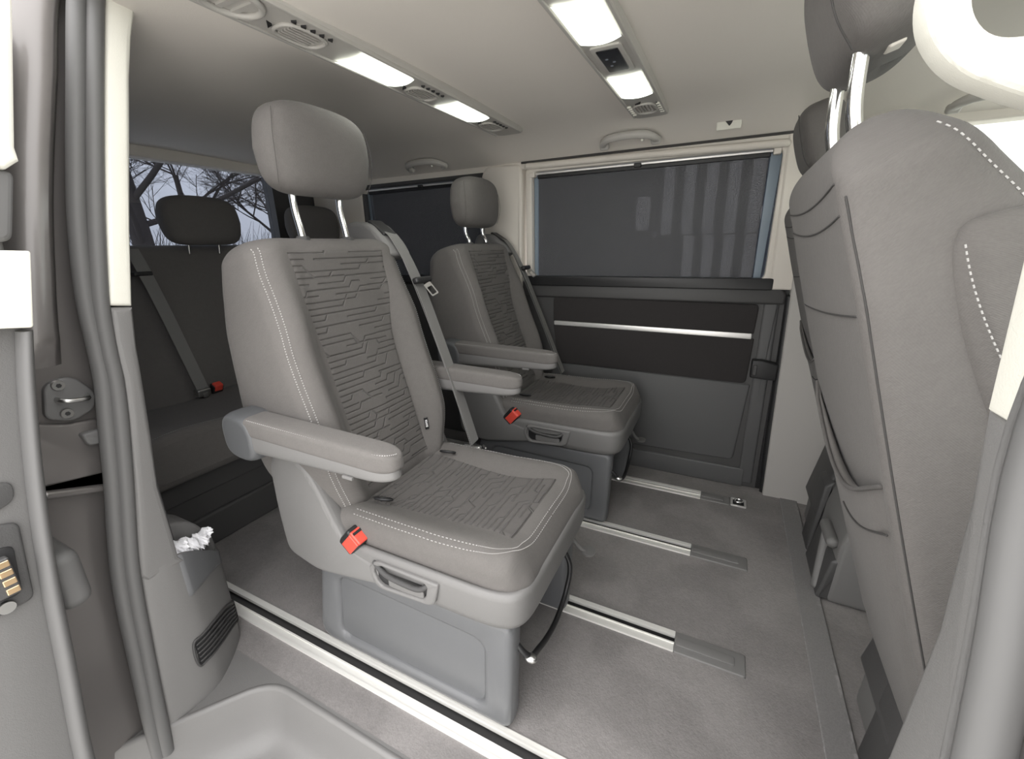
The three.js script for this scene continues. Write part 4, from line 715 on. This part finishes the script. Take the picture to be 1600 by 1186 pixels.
function ceilingConsole(label, x, z0, z1, lamps) {
  const t = thing('ceiling_console', label, 'ceiling light', [x, 1.40, (z0 + z1) / 2], 'roof consoles with lamps and air vents');
  const oz = (z0 + z1) / 2, mv = (g) => { g.translate(-x, -1.40, -oz); return g; };
  const inner = new THREE.Group(); inner.position.set(0, 0, 0);
  const y = 1.396, hw = 0.054, wrap = { add: (m) => { mv(m.geometry); t.add(m); } };
  part(wrap, 'console_panel', slab(roundPoly([[x - hw, z0], [x + hw, z0], [x + hw, z1], [x - hw, z1]], [0.03, 0.03, 0.02, 0.02]), y, y + 0.03, 'xz', 0.005), M.consoleGrey);
  for (const s of [-1, 1]) part(wrap, 'console_rail', box(x + s * (hw - 0.004) - 0.004, x + s * (hw - 0.004) + 0.004, y - 0.004, y + 0.004, z0 + 0.03, z1 - 0.01, 0.002), M.consoleGrey);
  for (const [a, b] of lamps) {
    // a lens bowed across the console
    const rows = []; for (let j = 0; j <= 16; j++) { const z = lerp(a, b, j / 16), r = []; for (let i = 0; i <= 16; i++) { const u = i / 8 - 1; const e = Math.min(1, Math.min(j, 16 - j) / 2); r.push(V(x + u * (hw - 0.012), y - 0.0035 - 0.008 * (1 - u * u) * (0.4 + 0.6 * e), z + 0.010 * (1 - u * u) * (j < 8 ? -1 : -1))); } rows.push(r); }
    const lens = part(wrap, 'lamp_lens', sheet(rows), M.lens, 'lit white lamp lens');
    const L = new THREE.RectAreaLight(new THREE.Color(0.97, 1.0, 0.93), LAMP * 9, 2 * (hw - 0.014), Math.abs(b - a) - 0.01);
    L.position.set(0, y - 0.012 - 1.40, (a + b) / 2 - oz); L.rotation.x = -Math.PI / 2; L.castShadow = true; t.add(L);
  }
  return { t, wrap, y };
}
{
  const c = ceilingConsole('roof console with two lit lamps and oval air vents, above the near seat', -0.785, -1.60, -0.46, [[-1.355, -1.175], [-0.98, -0.812]]);
  for (const [z, l] of [[-0.70, 0.048], [-1.075, 0.05], [-1.455, 0.05]]) { const h = new THREE.Group(); const v = { add: (m) => { m.traverse((o) => {}); c.t.add(m); m.position.set(0.785, -1.40, 1.03); } }; consoleVent(v, -0.792, z, 0.030, l, c.y - 0.002, 5); }
  part({ add: (m) => { c.t.add(m); m.position.set(0.785, -1.40, 1.03); } }, 'air_nozzle', [tube(Array.from({ length: 24 }, (_, i) => [-0.785 + 0.04 * Math.cos(i / 24 * Math.PI * 2), c.y - 0.003, -0.56 + 0.05 * Math.sin(i / 24 * Math.PI * 2)]), 0.006, 60, 8, true), box(-0.815, -0.755, c.y - 0.004, c.y + 0.004, -0.565, -0.555), box(-0.815, -0.755, c.y - 0.004, c.y + 0.004, -0.59, -0.58), box(-0.815, -0.755, c.y - 0.004, c.y + 0.004, -0.54, -0.53)], M.consoleGrey);
  const d = ceilingConsole('roof console with two lit lamps and a dark climate display, toward the front', -0.288, -1.635, -0.55, [[-1.38, -1.212], [-1.0, -0.832]]);
  const at = { add: (m) => { d.t.add(m); m.position.set(0.288, -1.40, 1.0925); } };
  const s = part(at, 'display', slab(rect(-0.312, -0.264, -1.17, -1.045, 0.006), d.y - 0.006, d.y + 0.002, 'xz', 0.002), M.dark, 'dark climate display');
  part(at, 'display_bezel', slab(rect(-0.322, -0.254, -1.188, -1.03, 0.01), d.y - 0.004, d.y + 0.002, 'xz', 0.002), M.consoleGrey);
  for (const [a, b] of [[-0.298, -1.09], [-0.286, -1.11], [-0.296, -1.13]]) part(s, 'display_icon', (() => { const g = new THREE.CylinderGeometry(0.0035, 0.0035, 0.0006, 12); g.translate(a, d.y - 0.0064, b); return g; })(), M.icon ?? (M.icon = std([0.2, 0.22, 0.26], { roughness: 0.4 })));
  consoleVent(at, -0.288, -1.52, 0.032, 0.05, d.y - 0.002, 5);
  for (const sg of [-1, 1]) for (let k = 0; k < 5; k++) part(at, 'grip_rib', box(-0.288 + sg * 0.042 - 0.006, -0.288 + sg * 0.042 + 0.006, d.y - 0.006, d.y, -1.57 + k * 0.022, -1.562 + k * 0.022, 0.002), M.cream);
}
// ---------------------------------------------------------------- grab handles and hook on the cove above the windows
function grabHandle(label, x, y, z, len, tilt = 0) {
  const t = thing('grab_handle', label, 'grab handle', [x, y, z], 'fold down grab handles above the windows');
  const h = len / 2;
  part(t, 'grip', (() => { const pts = [[-h, -0.03, 0.002], [-h * 0.97, -0.010, 0.016], [-h * 0.74, 0.012, 0.028], [0, 0.022, 0.032], [h * 0.74, 0.012, 0.028], [h * 0.97, -0.010, 0.016], [h, -0.03, 0.002]], c = curve(pts), rows = []; for (let i = 0; i <= 50; i++) { const q = i / 50, p = c.getPoint(q), g = c.getTangent(q), n = V(-g.y, g.x, 0).normalize(), w = 0.011 + 0.005 * Math.abs(2 * q - 1) ** 4; rows.push(superRing(16, (a, b) => p.clone().addScaledVector(n, a).add(V(0, -b * 0.3, b)), w, 0.010, 2.6)); } return outward(sheet(rows, { closed: true, cap0: true, cap1: true })); })(), M.consoleGrey);
  for (const s of [-1, 1]) part(t, 'mount', (() => { const g = new RoundedBoxGeometry(0.034, 0.026, 0.02, 3, 0.008); g.translate(s * h * 0.98, -0.030, 0.004); return g; })(), M.consoleGrey);
  part(t, 'hook_stud', (() => { const g = new THREE.SphereGeometry(0.006, 12, 8); g.translate(h * 0.55, -0.004, 0.03); return g; })(), M.cream);
  t.rotation.set(0.8, 0, 0); t.position.y -= 0.004; return t;
}
grabHandle('beige grab handle above the wide window of the far sliding door', -0.385, 1.380, -1.745, 0.19);
grabHandle('beige grab handle above the rear side window, left of the far seat headrest', -1.30, 1.380, -1.745, 0.19);
grabHandle('beige grab handle above the front side window, at the right edge', 0.60, 1.371, -1.755, 0.19);
{
  const t = thing('coat_hook', 'small square coat hook plate on the headliner, right of the grab handle', 'hook', [-0.06, 1.378, -1.755]);
  part(t, 'hook_plate', (() => { const g = new RoundedBoxGeometry(0.075, 0.042, 0.014, 2, 0.004); g.rotateX(0.5); return g; })(), M.cream);
  part(t, 'hook_opening', (() => { const g = slab(roundPoly([[-0.012, 0.008], [0.012, 0.008], [0.008, -0.002], [0.002, -0.009]], 0.003), 0.006, 0.0085, 'xy'); g.rotateX(0.5); return g; })(), M.black);
}
// ---------------------------------------------------------------- outside: a pale ribbed building and bare trees
{
  const b = thing('ribbed_building', 'dark building with pale ribbed wall panels outside, seen dimly through the far blind', 'building', [-2, -0.56, -9]);
  const wm = std([0.55, 0.51, 0.47], { roughness: 0.8 }), dk = std([0.05, 0.052, 0.058], { roughness: 0.9 });
  part(b, 'wall', box(-7.2, 3.2, 0, 6, -4, 0), dk);
  const panel = (x0, x1, y0, y1) => { const n = Math.max(1, Math.round((x1 - x0) / 0.33)), w = (x1 - x0) / n; for (let k = 0; k < n; k++) part(b, 'wall_rib', box(x0 + k * w + 2, x0 + k * w + w * 0.55 + 2, y0 + 0.56, y1 + 0.56, 0, 0.09, 0.03), wm); };
  panel(-1.28, 0.5, 1.15, 3.2); panel(-1.75, -1.28, 1.24, 1.85); panel(-0.85, 0.5, -0.2, 1.13); panel(-1.42, -1.28, 1.1, 1.22);
}
const bark = std([0.07, 0.06, 0.055], { roughness: 0.95 });
function bareTree(label, x, z, h, r, sd, depthMax) {
  seed = sd; const t = thing('bare_tree', label, 'tree', [x, -0.56, z], 'bare winter trees behind the van');
  const trunk = [], twigs = [];
  const limb = (p, d, len, rad, depth, list) => {
    const q = p.clone().addScaledVector(d, len * 0.5).add(V((rnd() - 0.5), (rnd() - 0.5) * 0.5, (rnd() - 0.5)).multiplyScalar(len * (depth ? 0.16 : 0.04))), e = p.clone().addScaledVector(d, len).add(V(rnd() - 0.5, (rnd() - 0.5) * 0.4, rnd() - 0.5).multiplyScalar(len * (depth ? 0.2 : 0.04)));
    const c = new THREE.CatmullRomCurve3([p, q, e]), sides = depth < 2 ? 8 : 3, seg = depth < 2 ? 6 : 3, rows = [];
    for (let i = 0; i <= seg; i++) { const u = i / seg, pt = c.getPoint(u), tg = c.getTangent(u), a = V(tg.y, -tg.x, 0.3 * tg.z).cross(tg).normalize(), b2 = tg.clone().cross(a), rr = rad * lerp(1, 0.62, u); rows.push(Array.from({ length: sides }, (_, k) => { const an = k / sides * Math.PI * 2; return pt.clone().addScaledVector(a, Math.cos(an) * rr).addScaledVector(b2, Math.sin(an) * rr); })); }
    (depth < 2 ? trunk : twigs).push(plain(sheet(rows, { closed: true })));
    if (depth >= depthMax) return;
    const kids = depth === 0 ? 7 : depth < 4 ? 4 : 3;
    for (let k = 0; k < kids; k++) {
      const u = depth === 0 ? 0.42 + 0.58 * (k / (kids - 1)) : 0.35 + 0.65 * rnd(), s = c.getPoint(Math.min(1, u)), az = rnd() * Math.PI * 2, spread = depth === 0 ? 0.9 : 0.75, nd = d.clone().multiplyScalar(depth === 0 ? 0.55 : 0.8).add(V(Math.cos(az) * spread, (rnd() - 0.3) * 0.5, Math.sin(az) * spread)).normalize();
      limb(s, nd, len * (0.55 + 0.2 * rnd()) * (depth === 0 ? 0.75 : 1), rad * (depth === 0 ? 0.26 : 0.52), depth + 1, list);
    }
  };
  limb(V(0, 0, 0), V(0.02, 1, 0.03).normalize(), h * 0.55, r, 0);
  part(t, 'trunk', trunk, bark); const tw = part(t, 'branches', twigs, bark); tw.userData.kind = 'stuff';
}
bareTree('large bare tree with a thick trunk, left in the tailgate window', -9.4, -4.25, 7.2, 0.2, 11, 6);
bareTree('bare tree at the right edge of the tailgate window', -15.6, -11.6, 8.6, 0.2, 23, 6);
bareTree('thinner bare tree farther off between the two nearer trunks', -19, -10.2, 8, 0.14, 37, 6);
bareTree('slender bare tree far behind the large trunk', -14, -5.0, 7, 0.12, 53, 6);
bareTree('slender bare tree far off toward the right of the tailgate window', -23, -17.5, 8.5, 0.14, 71, 6);
function thicket(label, x, z, w, h, sd) {
  seed = sd; const t = thing('leafless_shrub', label, 'shrub', [x, -0.56, z], 'leafless shrubs behind the van'), g = [];
  for (let k = 0; k < 260; k++) {
    const a = rnd() * Math.PI * 2, p0 = V((rnd() - 0.5) * 0.5, 0, (rnd() - 0.5) * w * 0.8), p1 = p0.clone().add(V(Math.cos(a) * 0.5, h * (0.4 + 0.6 * rnd()), Math.sin(a) * w * 0.3)), m = p0.clone().lerp(p1, 0.5).add(V(rnd() - 0.5, 0.2, rnd() - 0.5).multiplyScalar(0.4)), c = new THREE.CatmullRomCurve3([p0, m, p1]), rows = [];
    for (let i = 0; i <= 4; i++) { const p = c.getPoint(i / 4), r = 0.016 * (1 - i / 5); rows.push([V(p.x + r, p.y, p.z), V(p.x - r * 0.5, p.y, p.z + r), V(p.x - r * 0.5, p.y, p.z - r)]); }
    g.push(plain(sheet(rows, { closed: true })));
  }
  part(t, 'stems', g, bark).userData.kind = 'stuff';
}
thicket('leafless shrub below the large trunk, left in the tailgate window', -11.5, -5.0, 2.2, 2.3, 5);
thicket('leafless shrub in the middle of the tailgate window', -12.4, -7.6, 2.2, 2.4, 6);
thicket('leafless shrub at the right of the tailgate window', -12.4, -10.4, 2.2, 2.3, 8);

renderer.render(scene, camera);
